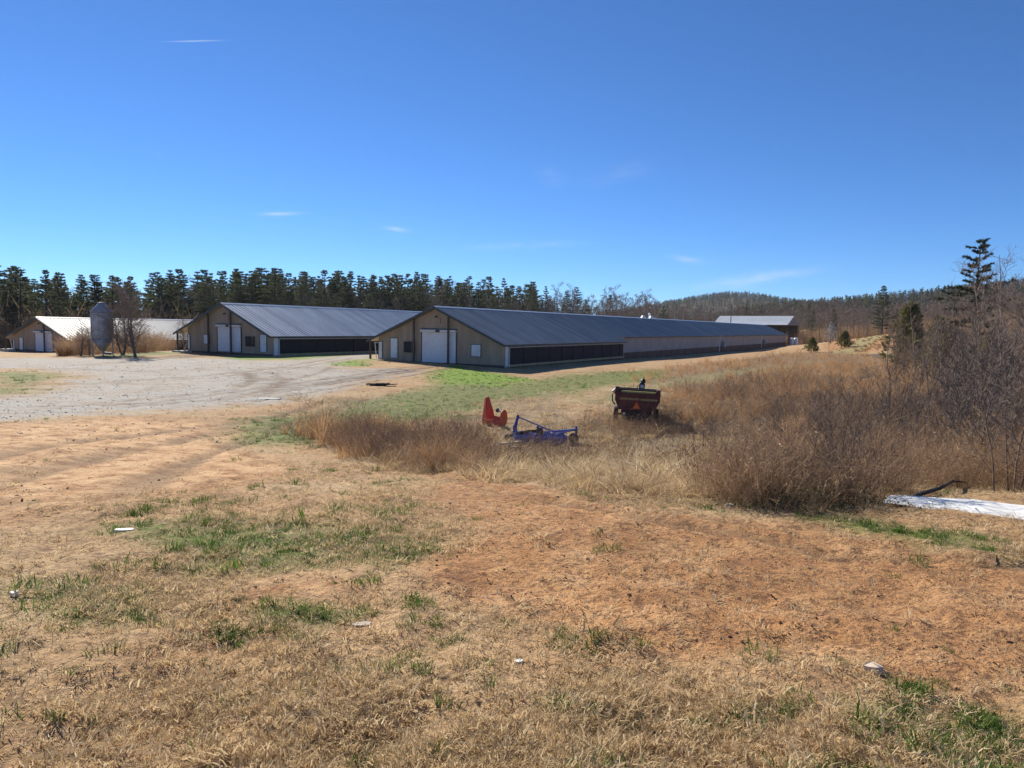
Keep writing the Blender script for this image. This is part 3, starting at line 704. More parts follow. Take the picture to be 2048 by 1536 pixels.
# ------------------------------------------------------------------ feed bins
def feed_bin(pos, R, zt, label, matl, hopper=1.5, group=None):
    root = empty('feed_bin', pos); tag(root, label, 'feed bin', group)
    zc = zt - 1.1; zb = 2.0
    b = MB(); prof = []
    k = zb
    i = 0
    while k < zc + .001: prof.append((R + (.025 if i % 2 else 0), k)); k += .11; i += 1
    b.lathe(prof, 28); body = b.build('cylinder_wall', matl, root, smooth=True)
    for a in range(0, 360, 45):
        s = MB(); c_, s_ = math.cos(math.radians(a + 12)), math.sin(math.radians(a + 12))
        s.beam((c_ * (R + .03), s_ * (R + .03), zb), (c_ * (R + .03), s_ * (R + .03), zc), .05, .03); s.build('seam_strip', matl, body)
    b = MB(); b.lathe([(R + .08, zc - .03), (R + .08, zc + .02), (.42, zt - .22), (.40, zt - .2), (.40, zt - .02), (.30, zt)], 28); b.build('cone_roof', matl, root, smooth=True)
    b = MB(); b.lathe([(.3, .55), (R - .02, zb)], 28); b.build('hopper', matl, root, smooth=True)
    b = MB(); b.tube([(0, 0, .55), (0, 0, .3), (.5, .8, .2)], .16, 8); b.build('boot', matl, root)
    for a in range(0, 360, 60):
        s = MB(); c_, s_ = math.cos(math.radians(a)) * (R + .02), math.sin(math.radians(a)) * (R + .02)
        s.beam((c_, s_, -.3), (c_, s_, zb + .4), .09, .09); s.build('leg', matl, root)
    return root
sx, sy = -47.5, 80.0
feed_bin((sx, sy, gz(sx, sy)), 1.14, 6.15, 'weathered grey feed bin with cone top between the left and middle barns', MT['galv'])
for (px_, Yd, tp, lb) in ((1287, 166, 631, 'white feed bin cone showing above the long roof, left of the pair'), (1303, 168, 632, 'white feed bin cone showing above the long roof, right of the pair')):
    P = at(px_, tp, Yd); z0 = gz(P[0], P[1])
    feed_bin((P[0], P[1], z0), 1.1, P[2] - z0, lb, MT['bin_white'])

# ------------------------------------------------------------------ utility poles
def pole(px_, top, Yd, label, xf=False, arm=False):
    P = at(px_, top, Yd); z0 = gz(P[0], P[1]); h = P[2] - z0
    r = empty('utility_pole', (P[0], P[1], z0)); tag(r, label, 'utility pole')
    b = MB(); b.tube([(0, 0, -.4), (.0, 0, h * .5), (.04, 0, h)], [.17, .15, .11], 8); b.build('pole', MT['pole'], r)
    if xf:
        b = MB(); b.lathe([(.1, 0), (.28, .04), (.28, .85), (.2, .95), (.06, 1.05)], 14, (-.02, -.45, h - 2.3)); t = b.build('transformer', MT['bin_white'], r)
        b = MB(); b.box(-.05, .05, -.3, -.08, h - 1.9, h - 1.7); b.build('bracket', MT['steel'], t)
    b = MB(); b.lathe([(.03, 0), (.06, .05), (.05, .16), (.02, .2)], 8, (.04, 0, h - .05)); b.build('insulator', MT['bin_white'], r)
    return r
pole(1299, 616, 172, 'pole with pale transformer can behind the long barn roof', xf=True)
pole(1463, 607, 235, 'dark plain pole in front of the open shed roof')

# ------------------------------------------------------------------ open hay shed beyond the barns
be = math.radians(43); ru = np.array([math.cos(be), -math.sin(be), 0]); rv = np.array([math.sin(be), math.cos(be), 0])
PR = at(1588, 632, 245)
Ls = 28.0; hs = 5.6
zs = gz(PR[0], PR[1]) - .3
shed = empty('open_shed', (PR[0] - ru[0] * Ls / 2, PR[1] - ru[1] * Ls / 2, zs), -be)
tag(shed, 'open-sided shed with pale grey metal roof beyond the far end of the long barn', 'shed')
hr_ = PR[2] - zs; he = hr_ - 3.2
for s in (-1, 1):
    mb = MB()
    r_ = roof_slope(0, hr_, s * hs, he, -Ls / 2, Ls / 2, .9, .04)
    r_.v = [(v[1], v[0] if s > 0 else v[0], v[2]) for v in r_.v]
    r_.build('roof', MT['roof_pale'], shed)
for xx in (-Ls / 2, -Ls / 4, 0, Ls / 4, Ls / 2 - .3):
    for yy in (-hs + .5, hs - .5):
        b = MB(); b.box(xx, xx + .25, yy - .12, yy + .12, -.6, he + .25); b.build('post', MT['trailer'], shed)
b = MB(); b.add([(Ls / 2 - .2, -hs + .4, he + .05), (Ls / 2 - .2, hs - .4, he + .05), (Ls / 2 - .2, 0, hr_ - .2), (Ls / 2 - .3, -hs + .4, he + .05), (Ls / 2 - .3, hs - .4, he + .05), (Ls / 2 - .3, 0, hr_ - .2)],
                  [(0, 1, 2), (3, 5, 4), (0, 3, 4, 1), (1, 4, 5, 2), (2, 5, 3, 0)]); b.build('gable_panel', MT['galv'], shed)
b = MB(); b.box(-Ls / 2, Ls / 2 - .5, hs - .45, hs - .35, -.5, he); b.build('back_wall', MT['trailer'], shed)

# white-roofed low shelter at the far left edge, white objects by the far end
P = at(2, 699, 150)
ls = empty('low_shelter', (P[0] - 4, P[1], gz(P[0] - 4, P[1]) + 0.0), math.radians(25)); tag(ls, 'low bright white roofed shelter at the left edge behind the farthest barn', 'shelter')
b = MB(); b.add([(-9, -3, 1.1), (9, -3, 1.1), (9, 4, 2.5), (-9, 4, 2.5), (-9, -3, 1.0), (9, -3, 1.0), (9, 4, 2.4), (-9, 4, 2.4)], [(0, 1, 2, 3), (4, 7, 6, 5), (0, 4, 5, 1), (1, 5, 6, 2), (2, 6, 7, 3), (3, 7, 4, 0)]); b.build('roof', MT['roof_pale'], ls)
b = MB(); b.box(-8.8, 8.8, -2.8, -2.6, -.8, 1.0); b.build('front_wall', MT['offwhite'], ls)
for xx in (-8.6, 0, 8.4):
    b = MB(); b.box(xx, xx + .2, 3.5, 3.7, -1, 2.3); b.build('post', MT['trailer'], ls)
for px_, nm in ((1584, 'left'), (1592, 'right')):
    P = at(px_, 681, 226); z0 = gz(P[0], P[1])
    b = MB(); b.lathe([(.45, 0), (.62, .1), (.62, 1.3), (.5, 1.45), (.15, 1.5)], 14)
    hgt = max(1.5, P[2] - z0 + .9)
    o = b.build('white_tank', MT['bin_white'], None); o.location = (P[0], P[1], z0); o.scale = (1, 1, hgt / 1.5)
    tag(o, 'white tank past the far end of the long barn, %s of the two' % nm, 'tank')

# ------------------------------------------------------------------ litter spreader with lettering
def text_mesh(s, size, matl, name, parent, loc, rot, shear=.25, ext=.004):
    cu = bpy.data.curves.new('lettering', 'FONT'); cu.body = s; cu.size = size; cu.shear = shear; cu.extrude = ext; cu.align_x = 'CENTER'; cu.offset = .004
    t = bpy.data.objects.new('lettering_tmp', cu); COL.objects.link(t)
    bpy.context.view_layer.update()
    me = bpy.data.meshes.new_from_object(t.evaluated_get(bpy.context.evaluated_depsgraph_get()))
    bpy.data.objects.remove(t); me.name = name; me.materials.clear(); me.materials.append(matl)
    o = bpy.data.objects.new(name, me); COL.objects.link(o); o.parent = parent; o.location = loc; o.rotation_euler = rot
    return o
def wheel(parent, c, R, w, axis, hub=True):
    b = MB(); b.lathe([(R * .55, -w / 2), (R * .86, -w / 2), (R * .97, -w * .36), (R, -w * .2), (R, w * .2), (R * .97, w * .36), (R * .86, w / 2), (R * .55, w / 2)], 24, c, axis)
    wh = b.build('wheel', MT['rubber'], parent, smooth=False)
    b = MB(); b.lathe([(.04, -w * .42), (R * .5, -w * .40), (R * .56, -w * .46), (R * .56, w * .46), (R * .5, w * .40), (.04, w * .42)], 20, c, axis); b.build('rim', MT['offwhite'] if hub else MT['steel'], wh)
    return wh
px0 = on(1271, 853)
sp = empty('litter_spreader', px0, math.radians(-9)); sp.rotation_euler = (0, math.radians(2.0), math.radians(-9))
tag(sp, 'maroon poultry litter machine with yellow lettering and orange triangle in the dry weeds', 'farm machine')
# hopper: trapezoid seen from behind, 3.0 m long
hb = MB(); zb, zt = .72, 1.47
def hop(y): return [(-.80, y, zb), (.80, y, zb), (1.0, y, zt - .32), (1.0, y, zt), (-1.0, y, zt), (-1.0, y, zt - .32)]
va = hop(-.05) + hop(2.9)
hb.add(va, [(5, 4, 3, 2, 1, 0), (6, 7, 8, 9, 10, 11), (0, 1, 7, 6), (1, 2, 8, 7), (2, 3, 9, 8), (4, 5, 11, 10), (5, 0, 6, 11)])
hop_o = hb.build('hopper', MT['maroon'], sp)
for i, (xa, za, xb, zb2) in enumerate([(-1.03, zt - .03, 1.03, zt - .03), (-.8, zb + .03, .8, zb + .03)]):
    b = MB(); b.beam((xa, -.085, za), (xb, -.085, zb2), .06, .07); b.build('edge_rail', MT['maroon'], hop_o)
b = MB(); b.box(-.74, .80, .0, .10, zt + .02, zt + .10); b.build('yellow_bar', MT['yellow'], sp)
b = MB(); b.box(-.78, .86, .18, .26, zt + .06, zt + .17); b.build('top_rail', MT['steel'], sp)
for s, hh in ((-1, .26), (1, .2)):
    b = MB(); b.box(s * .92 - .09, s * .92 + .09, -.02, .28, zt, zt + hh); b.build('corner_bracket', MT['maroon'], sp, bevel=.01)
b = MB(); b.beam((-.95, .1, zt + .22), (-1.14, -.05, zt + .02), .10, .06); b.build('lever', MT['steel'], sp)
b = MB(); b.tube([(-1.0, -.08, zt + .05), (-1.12, -.12, zt - .12), (-1.1, -.1, zt - .4), (-.98, -.06, zt - .55)], .03, 7); b.build('hydraulic_hose', MT['rubber'], sp)
b = MB(); b.lathe([(.05, -.1), (.14, -.08), (.14, .1), (.05, .12)], 14, (.2, .9, zt + .32), 'y'); b.box(.08, .32, .85, 1.15, zt - .05, zt + .25); en = b.build('drive_motor', MT['steel'], sp)
b = MB(); b.lathe([(.045, -.0), (.09, -.005), (.09, -.03), (.045, -.03)], 14, (.2, .79, zt + .27), 'y'); b.build('pulley_ring', MT['offwhite'], en)
b = MB(); b.lathe([(.10, 0), (.12, .12), (.06, .2)], 10, (.24, .95, zt + .42)); b.tube([(.26, .95, zt + .6), (.26, .95, zt + .72)], .02, 6); b.build('air_cleaner', MT['steel'], en)
for q in ((.02, .35), (-.12, .3), (.36, .28)):
    b = MB(); b.tube([(q[0], .8, zt + .0), (q[0] * .5 + .1, .85, zt + q[1])], .014, 5); b.build('hose', MT['rubber'], en)
text_mesh('LEWIS POULTRY HOUSEKEEPER', .118, MT['yellow'], 'lettering', sp, (.05, -.058, zt - .30), (math.radians(90), 0, 0), ext=.002)
b = MB(); b.add([(-.20, -.10, zb + .06), (.20, -.10, zb + .06), (.035, -.10, zb + .40), (-.035, -.10, zb + .40), (-.20, -.09, zb + .06), (.20, -.09, zb + .06), (.035, -.09, zb + .40), (-.035, -.09, zb + .40)],
                 [(0, 1, 2, 3), (7, 6, 5, 4), (0, 4, 5, 1), (1, 5, 6, 2), (2, 6, 7, 3), (3, 7, 4, 0)]); sv = b.build('slow_vehicle_triangle', MT['smvred'], sp); sv.location = (-.02, 0, 0)
b = MB(); b.add([(-.165, -.106, zb + .075), (.165, -.106, zb + .075), (.0, -.106, zb + .36)], [(0, 1, 2)]); b.build('orange_centre', MT['smv'], sv)
# chassis below
b = MB(); b.box(-.62, -.50, .0, 3.0, .48, zb); b.box(.50, .62, .0, 3.0, .48, zb); b.box(-.62, .62, .05, .17, .5, zb); b.box(-.62, .62, 1.6, 1.75, .4, .55); ch = b.build('chassis', MT['steel'], sp)
b = MB(); b.prism([(-.62, .12), (.62, .12), (.7, zb - .02), (-.7, zb - .02)], .25, .32); b.build('rear_gate', MT['black'], ch)
for i in range(6):
    b = MB(); x = -.5 + i * .2; b.tube([(x, .12, .66), (x + .03, .0, .35), (x, -.02, .12)], .016, 5); b.build('tine', MT['steel'], ch)
b = MB(); b.lathe([(.05, -.6), (.13, -.58), (.13, .58), (.05, .6)], 12, (0, .1, .4), 'x'); b.build('beater', MT['steel'], ch)
b = MB(); b.box(-.60, -.50, -.02, .01, .50, .57); b.build('white_marker', MT['white'], ch)
b = MB(); b.lathe([(.03, -1.0), (.05, -1.0), (.05, 1.0), (.03, 1.0)], 8, (0, 1.2, .36), 'x'); b.build('axle', MT['steel'], ch)
for s in (-1, 1): wheel(sp, (s * .92, 1.0, .36), .37, .22, 'x')
b = MB(); b.beam((0, 2.9, .55), (0, 4.2, .5), .12, .14); b.build('drawbar', MT['maroon'], sp)

# ------------------------------------------------------------------ blue rotary cutter
pc = on(1083, 886)
rc = empty('rotary_cutter', pc, math.radians(4)); tag(rc, 'bright blue rotary mower with hitch frame and tail wheel in the weeds', 'rotary mower')
# local x to the right = rearwards (tail), y away
def deck_outline(k=1.0):
    pts = [(-1.08, -.72), (.45, -.72), (.80, -.52), (.98, -.2), (.98, .2), (.80, .52), (.45, .72), (-1.08, .72)]
    return [(x * k, y * k) for x, y in pts]
dk = MB(); o_ = deck_outline(); zt_, zl_ = .29, .07; nn_ = len(o_)
vs = [(x, y, zt_) for x, y in o_] + [(x, y, zl_) for x, y in o_] + [(x * .985, y * .98, zl_) for x, y in o_] + [(x * .985, y * .98, zt_ - .02) for x, y in o_]
fs = [tuple(range(nn_)), tuple(range(4 * nn_ - 1, 3 * nn_ - 1, -1))]
for i in range(nn_):
    j = (i + 1) % nn_
    fs += [(i, nn_ + i, nn_ + j, j), (nn_ + i, 2 * nn_ + i, 2 * nn_ + j, nn_ + j), (2 * nn_ + i, 3 * nn_ + i, 3 * nn_ + j, 2 * nn_ + j)]
dk.add(vs, fs); deck = dk.build('deck', MT['blue'], rc)
for yy in (-.70, -.22, .22, .70):
    b = MB(); b.beam((-1.08, yy, zt_ + .03), (.42 if abs(yy) > .5 else .9, yy, zt_ + .03), .07, .06); b.build('deck_rail', MT['blue'], deck)
b = MB(); b.beam((-1.06, -.72, zt_ + .03), (-1.06, .72, zt_ + .03), .07, .07); b.build('front_rail', MT['blue'], deck)
for s in (-1, 1):
    b = MB(); b.box(-1.05, .3, s * .74 - .015, s * .74 + .015, .02, .16); b.build('skid_shoe', MT['steel'], deck)
# hitch A-frame
top = (-.93, 0, 1.03)
for s in (-1, 1):
    b = MB(); b.beam((-1.03, s * .42, .2), (-1.03, s * .40, .62), .09, .05); b.build('hitch_plate', MT['blue'], rc)
    b = MB(); b.beam((-1.03, s * .40, .58), (top[0], s * .05, top[2]), .06, .03); b.build('mast_bar', MT['blue'], rc)
    b = MB(); b.beam((top[0], s * .06, top[2] - .02), (.50, s * .16, .42), .05, .03); b.build('brace_bar', MT['blue'], rc)
    b = MB(); b.tube([(-1.15, s * .42, .34), (-.95, s * .42, .34)], .025, 8); b.build('hitch_pin', MT['shaft'], rc)
b = MB(); b.box(top[0] - .05, top[0] + .05, -.07, .07, top[2] - .09, top[2] + .05); b.build('top_link_clevis', MT['steel'], rc, bevel=.01)
b = MB(); b.box(-.22, .04, -.13, .13, zt_ + .06, zt_ + .30); gbx = b.build('gearbox', MT['steel'], rc, bevel=.03)
b = MB(); b.lathe([(.20, 0), (.22, .05), (.10, .07)], 16, (-.09, 0, zt_ + .0)); b.build('gearbox_flange', MT['steel'], gbx)
b = MB(); b.lathe([(.05, 0), (.06, .05), (.02, .07)], 8, (-.16, 0, zt_ + .29)); b.build('oil_cap', MT['steel'], gbx)
b = MB(); b.lathe([(.03, 0), (.05, -.015), (.0, -.02)], 8, (.06, -.12, zt_ + .12), 'y'); b.build('bolt_cap', MT['yellow'], gbx)
b = MB(); b.tube([(-.2, 0, zt_ + .18), (-.5, 0, zt_ + .16), (-1.05, -.04, .34), (-1.3, -.08, .26)], [.05, .06, .07, .05], 10); dl = b.build('drive_shaft', MT['black'], rc)
b = MB(); b.lathe([(.03, -.1), (.09, -.06), (.09, .06), (.04, .1)], 10, (-1.36, -.09, .25), 'x'); b.build('shaft_yoke', MT['steel'], dl)
b = MB(); b.tube([(-1.28, -.3, .10), (-1.1, -.3, .09), (-.9, -.35, .12)], .02, 6); b.build('chain_guard', MT['steel'], rc)
b = MB(); b.beam((.45, 0, .44), (1.32, 0, .52), .10, .08); tb = b.build('tail_beam', MT['blue'], rc)
for s in (-1, 1):
    b = MB(); b.beam((.42, s * .5, .40), (1.15, s * .05, .50), .06, .04); b.build('tail_brace', MT['blue'], tb)
b = MB(); b.tube([(1.34, 0, .32), (1.34, 0, .66)], .045, 8); b.build('caster_post', MT['blue'], tb)
for s in (-1, 1):
    b = MB(); b.beam((1.34, s * .09, .40), (1.24, s * .09, .19), .05, .015); b.build('caster_fork', MT['blue'], tb)
wheel(rc, (1.24, 0, .195), .20, .13, 'y')
b = MB(); b.add([(-.9, -.7215, .30), (-.55, -.7215, .30), (-.55, -.7215, .345), (-.9, -.7215, .345)], [(0, 1, 2, 3)]); b.build('white_decal', MT['white'], deck)
b = MB(); b.add([(-.8, -.60, zt_ + .0015), (-.45, -.60, zt_ + .0015), (-.45, -.48, zt_ + .0015), (-.8, -.48, zt_ + .0015)], [(0, 1, 2, 3)]); b.build('red_white_decal', MT['smvred'], deck)

# ------------------------------------------------------------------ orange implement
pq = on(994, 852)
oi_ = empty('orange_implement', pq, math.radians(24)); oi_.scale = (.74, .85, 1); tag(oi_, 'orange-red implement with upright tapered fin and round end disc beside the blue mower', 'farm implement')
# trough: half pipe whose axis runs from back left to front right
aA = Vector((-.42, .75, .34)); aB = Vector((.22, -.35, .34)); dA = (aB - aA).normalized(); side = dA.cross(Vector((0, 0, 1))).normalized()
b = MB(); vs = []; fs = []; nseg = 12
for t_ in range(7):
    c_ = aA + (aB - aA) * t_ / 6; R = .32 + .02 * math.sin(t_)
    for off in (0, .025):
        for k in range(nseg + 1):
            a = math.pi + math.pi * k / nseg - .15
            vs.append(c_ + side * (math.cos(a) * (R + off)) + Vector((0, 0, math.sin(a) * (R + off))))
row = 2 * (nseg + 1)
for t_ in range(6):
    for k in range(nseg):
        for q in (0, nseg + 1):
            fs.append((t_ * row + q + k, t_ * row + q + k + 1, (t_ + 1) * row + q + k + 1, (t_ + 1) * row + q + k))
    for k in (0, nseg):
        fs.append((t_ * row + k, t_ * row + nseg + 1 + k, (t_ + 1) * row + nseg + 1 + k, (t_ + 1) * row + k))
b.add(vs, fs); tr = b.build('trough', MT['orange'], oi_, smooth=True)
# round end disc
b = MB(); vs = []; nd = 26
for s in (0, 1):
    for k in range(nd):
        a = 2 * math.pi * k / nd; c_ = aB + dA * (.02 + .04 * s)
        vs.append(c_ + side * math.cos(a) * .37 + Vector((0, 0, math.sin(a) * .37 + .04)))
b.add(vs, [tuple(range(nd)), tuple(range(2 * nd - 1, nd - 1, -1))] + [(k, (k + 1) % nd, nd + (k + 1) % nd, nd + k) for k in range(nd)]); b.build('end_disc', MT['orange'], oi_)
# tall tapered fin at the back-left end, slightly folded
def plate(pts, th, nm, par):
    b = MB(); pts = [Vector(p) for p in pts]; nrm = (pts[1] - pts[0]).cross(pts[2] - pts[0]).normalized() * th; k = len(pts)
    b.add(pts + [q + nrm for q in pts], [tuple(range(k)), tuple(range(2 * k - 1, k - 1, -1))] + [(i, (i + 1) % k, k + (i + 1) % k, k + i) for i in range(k)])
    return b.build(nm, MT['orange'], par)
plate([(-.44, .55, .12), (.10, .60, .30), (.06, .62, .55), (-.22, .66, 1.22), (-.34, .66, 1.27), (-.40, .64, 1.22)], .03, 'fin', oi_)
plate([(-.44, .54, .12), (-.40, .63, 1.22), (-.42, .80, 1.18), (-.52, .9, .2)], .03, 'fin_flange', oi_)
plate([(.02, -.56, .02), (.02, -.30, .42), (-.30, .0, .36), (-.46, -.22, .02)], .03, 'front_lip', oi_)
b = MB(); b.lathe([(.05, -.09), (.1, -.07), (.1, .07), (.05, .09)], 10, (.18, .35, .66), 'y'); gb2 = b.build('gearbox', MT['black'], oi_)
b = MB(); b.tube([(.15, .3, .7), (.28, .05, .58)], .025, 6); b.build('shaft', MT['shaft'], gb2)

# ------------------------------------------------------------------ boards, sheet, debris, scraps
def boardobj(name, a, b_, w, h, matl, label, cat, group=None):
    A = Vector(on(*a)); B = Vector(on(*b_)); c_ = (A + B) / 2; L = (B - A).length
    mb = MB(); mb.beam((-L / 2, 0, h / 2), (L / 2, 0, h / 2), w, h)
    o = mb.build(name, matl, None, bevel=.004); d = (B - A)
    o.location = c_ + Vector((0, 0, .05)); o.rotation_euler = (0, -math.atan2(d.z, math.hypot(d.x, d.y)), math.atan2(d.y, d.x))
    return tag(o, label, cat, group)
o = boardobj('board', (946, 914), (996, 907), .14, .05, MT['board'], 'long pale pinkish board lying in dry grass before the blue mower', 'board'); o.location.z += .16
o = boardobj('board', (1000, 905), (1040, 899), .14, .05, MT['board'], 'pale board end raised in the grass nearest the blue mower', 'board'); o.location.z += .2
o = boardobj('board', (1017, 906), (1036, 904), .1, .04, MT['board'], 'short pale offcut just below the raised board end', 'board'); o.location.z += .1
# white sheet at right: folded long sheet
A = Vector(on(1772, 1006)); B = Vector(on(2075, 1044)); d = (B - A); L = d.length
b = MB(); vs = []; fs = []; ns = 14; prof = [(-.14, .0), (-.11, .025), (-.03, .04), (.02, .035), (.05, .055), (.11, .075), (.16, .06), (.18, .01)]
for i in range(ns + 1):
    x = L * i / ns; w_ = .75 + .45 * min(1, i / 6); jz = .006 * math.sin(i * .9)
    for th in (0, .006):
        for (yy, zz) in prof: vs.append((x, yy * w_ + .004 * math.sin(i * 1.1), zz * w_ + jz + th))
k = len(prof); row = 2 * k
for i in range(ns):
    for q in range(k - 1):
        fs.append((i * row + q, (i + 1) * row + q, (i + 1) * row + q + 1, i * row + q + 1))
        fs.append((i * row + k + q, i * row + k + q + 1, (i + 1) * row + k + q + 1, (i + 1) * row + k + q))
    for q in (0, k - 1): fs.append((i * row + q, i * row + k + q, (i + 1) * row + k + q, (i + 1) * row + q))
b.add(vs, fs); o = b.build('plastic_sheet', MT['sheet'], None, smooth=False)
o.location = A + Vector((0, 0, .03)); o.rotation_euler = (0, -math.atan2(d.z, math.hypot(d.x, d.y)), math.atan2(d.y, d.x))
tag(o, 'long white bent sheet lying at the edge of the thicket on the right', 'sheet')
# dark fallen branch across it
A = Vector(on(1806, 1012)) + Vector((0, 0, .05)); B = Vector(at(1905, 962, 9.6))
b = MB(); b.tube([A, A.lerp(B, .3) + Vector((0, 0, .02)), A.lerp(B, .7) + Vector((0, 0, -.02)), B, B + (B - A) * .5 - Vector((0, 0, .15))], [.03, .028, .024, .02, .012], 7)
o = b.build('fallen_branch', MT['debris'], None); tag(o, 'dark fallen branch slanting over the white sheet', 'branch')
# dark debris pile on the lot
P = on(761, 771); b0 = empty('debris_pile', P); tag(b0, 'low pile of blackened scrap wood on the lot before the nearest barn', 'debris pile')
for i in range(14):
    b = MB(); a = rnd.uniform(-.5, .5); x = rnd.uniform(-.55, .55); l = rnd.uniform(.3, .75); y = rnd.uniform(-.3, .3); z = rnd.uniform(.02, .16)
    b.beam((x - l * math.cos(a), y - l * math.sin(a), z), (x + l * math.cos(a), y + l * math.sin(a), z + rnd.uniform(-.03, .08)), .12, .05); b.build('scrap_plank', MT['debris'], b0)
def slab(px, py, sx_, sy_, h, rz_, matl, name, label, cat, seed):
    r = random.Random(seed); b = MB(); k = 7; pts = []
    for i in range(k):
        a = 2 * math.pi * i / k; q = r.uniform(.75, 1.1); pts.append((math.cos(a) * sx_ * q, math.sin(a) * sy_ * q))
    vs = [(x, y, 0) for x, y in pts] + [(x * .93, y * .93, h + r.uniform(-.2, .2) * h) for x, y in pts]
    b.add(vs, [tuple(range(k - 1, -1, -1)), tuple(range(k, 2 * k))] + [(i, (i + 1) % k, k + (i + 1) % k, k + i) for i in range(k)])
    o = b.build(name, matl, None); P = on(px, py); o.location = (P[0], P[1], P[2] - .005); o.rotation_euler = (0, 0, rz_)
    return tag(o, label, cat)
slab(541, 797, .75, .45, .07, .1, MT['concrete'], 'concrete_slab', 'pale broken concrete slab on the gravel edge', 'slab', 3)
slab(722, 1252, .075, .028, .02, .2, MT['board'], 'wood_scrap', 'pale splintered wood scrap on the foreground turf', 'scrap', 4)
slab(249, 1068, .09, .03, .02, .1, MT['offwhite'], 'plastic_scrap', 'flat white scrap on the turf at left', 'scrap', 5)
slab(1036, 1330, .03, .02, .012, .4, MT['offwhite'], 'plastic_scrap', 'tiny pale flake on the bare soil near the centre', 'scrap', 6)
slab(29, 1186, .03, .025, .03, .3, MT['offwhite'], 'plastic_scrap', 'small white crumpled scrap at the left edge', 'scrap', 8)
slab(1745, 1352, .05, .04, .035, .3, MT['board'], 'stone', 'small tan stone on the bare soil at right', 'stone', 9)
slab(1458, 1013, .06, .03, .03, .3, MT['offwhite'], 'stone', 'pale flat stone at the edge of the briars', 'stone', 10)

# ------------------------------------------------------------------ trees
def _mesh_v(mb, name, matl, v=None, smooth=False):
    m = mb.mesh(name, matl, smooth, fix=False)
    if v is not None:
        a = m.attributes.new('v', 'FLOAT', 'POINT'); a.data.foreach_set('value', np.asarray(v, np.float32))
    return m

def bare_tree_mesh(seed, h, r0, spread=.5, n1=9, n2=6, n3=5, n4=0, stems=1, lean=0.0, start=.25, tw=.012, up=.35, matl='bark', tmat='twig', wob=.10):
    r = random.Random(seed); tr = MB(); cr = MB()
    def path(p, d, L, seg, wob, upw):
        pts = [p]; d = d.normalized()
        for i in range(seg):
            d = (d + Vector((r.uniform(-wob, wob), r.uniform(-wob, wob), r.uniform(-wob, wob) + upw * .25))).normalized()
            pts.append(pts[-1] + d * L / seg)
        return pts
    def along(pts, t):
        f = t * (len(pts) - 1); i = min(int(f), len(pts) - 2); return pts[i].lerp(pts[i + 1], f - i), (pts[i + 1] - pts[i]).normalized()
    def perp(d, a):
        x = d.cross(Vector((0, 0, 1))); x = x.normalized() if x.length > .05 else Vector((1, 0, 0)); y = d.cross(x); return x * math.cos(a) + y * math.sin(a)
    def twig(p, q, w):
        s = (q - p).cross(Vector((r.uniform(-1, 1), r.uniform(-1, 1), r.uniform(-1, 1)))).normalized() * w
        cr.add([p - s, p + s, q], [(0, 1, 2)])
    for st in range(stems):
        a0 = r.uniform(0, 6.28); ls = lean if stems == 1 else spread * .5
        d0 = Vector((math.cos(a0) * ls * r.uniform(.4, 1), math.sin(a0) * ls * r.uniform(.4, 1), 1))
        hh = h * (1 if st == 0 else r.uniform(.65, .95))
        P = path(Vector((r.uniform(-.04, .04) * stems, r.uniform(-.04, .04) * stems, -.25)), d0, hh, 7, wob, .5)
        tr.tube(P, [r0 * (1 - .88 * i / 7) * (1 if st == 0 else .75) for i in range(8)], 7, cap=False)
        for i in range(n1):
            t = start + (1 - start) * (i + r.random()) / n1
            p, d = along(P, min(t, .98)); L = hh * spread * (1.05 - .75 * t) * r.uniform(.6, 1.2) + .15
            dd = (perp(d, i * 2.4 + r.uniform(-.4, .4)) + d * r.uniform(.4, 1.0)).normalized()
            Q = path(p, dd, L, 4, .16, up); rr = r0 * (1 - .88 * t) * .5
            (tr if n1 < 12 and rr > .03 else cr).tube(Q, [max(tw, rr * (1 - .8 * j / 4)) for j in range(5)], 4, cap=False)
            for j in range(n2):
                u_ = .2 + .8 * (j + r.random()) / n2; p2, d2 = along(Q, min(u_, .98)); L2 = L * (.55 - .25 * u_) * r.uniform(.6, 1.2) + .08
                dd2 = (perp(d2, r.uniform(0, 6.28)) + d2 * r.uniform(.4, 1.1) + Vector((0, 0, .25 * up))).normalized()
                R = path(p2, dd2, L2, 2, .2, up)
                cr.tube(R, [max(tw, rr * .35), max(tw * .8, rr * .2), tw * .5], 3, cap=False)
                for k in range(n3):
                    w_ = (k + r.random()) / n3; p3, d3 = along(R, min(w_, .98)); L3 = L2 * .5 * r.uniform(.5, 1.2) + .06
                    q3 = p3 + (perp(d3, r.uniform(0, 6.28)) + d3 * r.uniform(.5, 1.3) + Vector((0, 0, .3 * up))).normalized() * L3
                    twig(p3, q3, tw * .75)
                    for _ in range(n4):
                        pm = p3.lerp(q3, r.uniform(.3, .95)); twig(pm, pm + ((q3 - p3).normalized() + Vector((r.uniform(-1, 1), r.uniform(-1, 1), r.uniform(-.5, 1)))).normalized() * L3 * .5, tw * .55)
    return tr.mesh('trunk', MT[matl], True, fix=False), cr.mesh('branches', MT[tmat], False, fix=False)

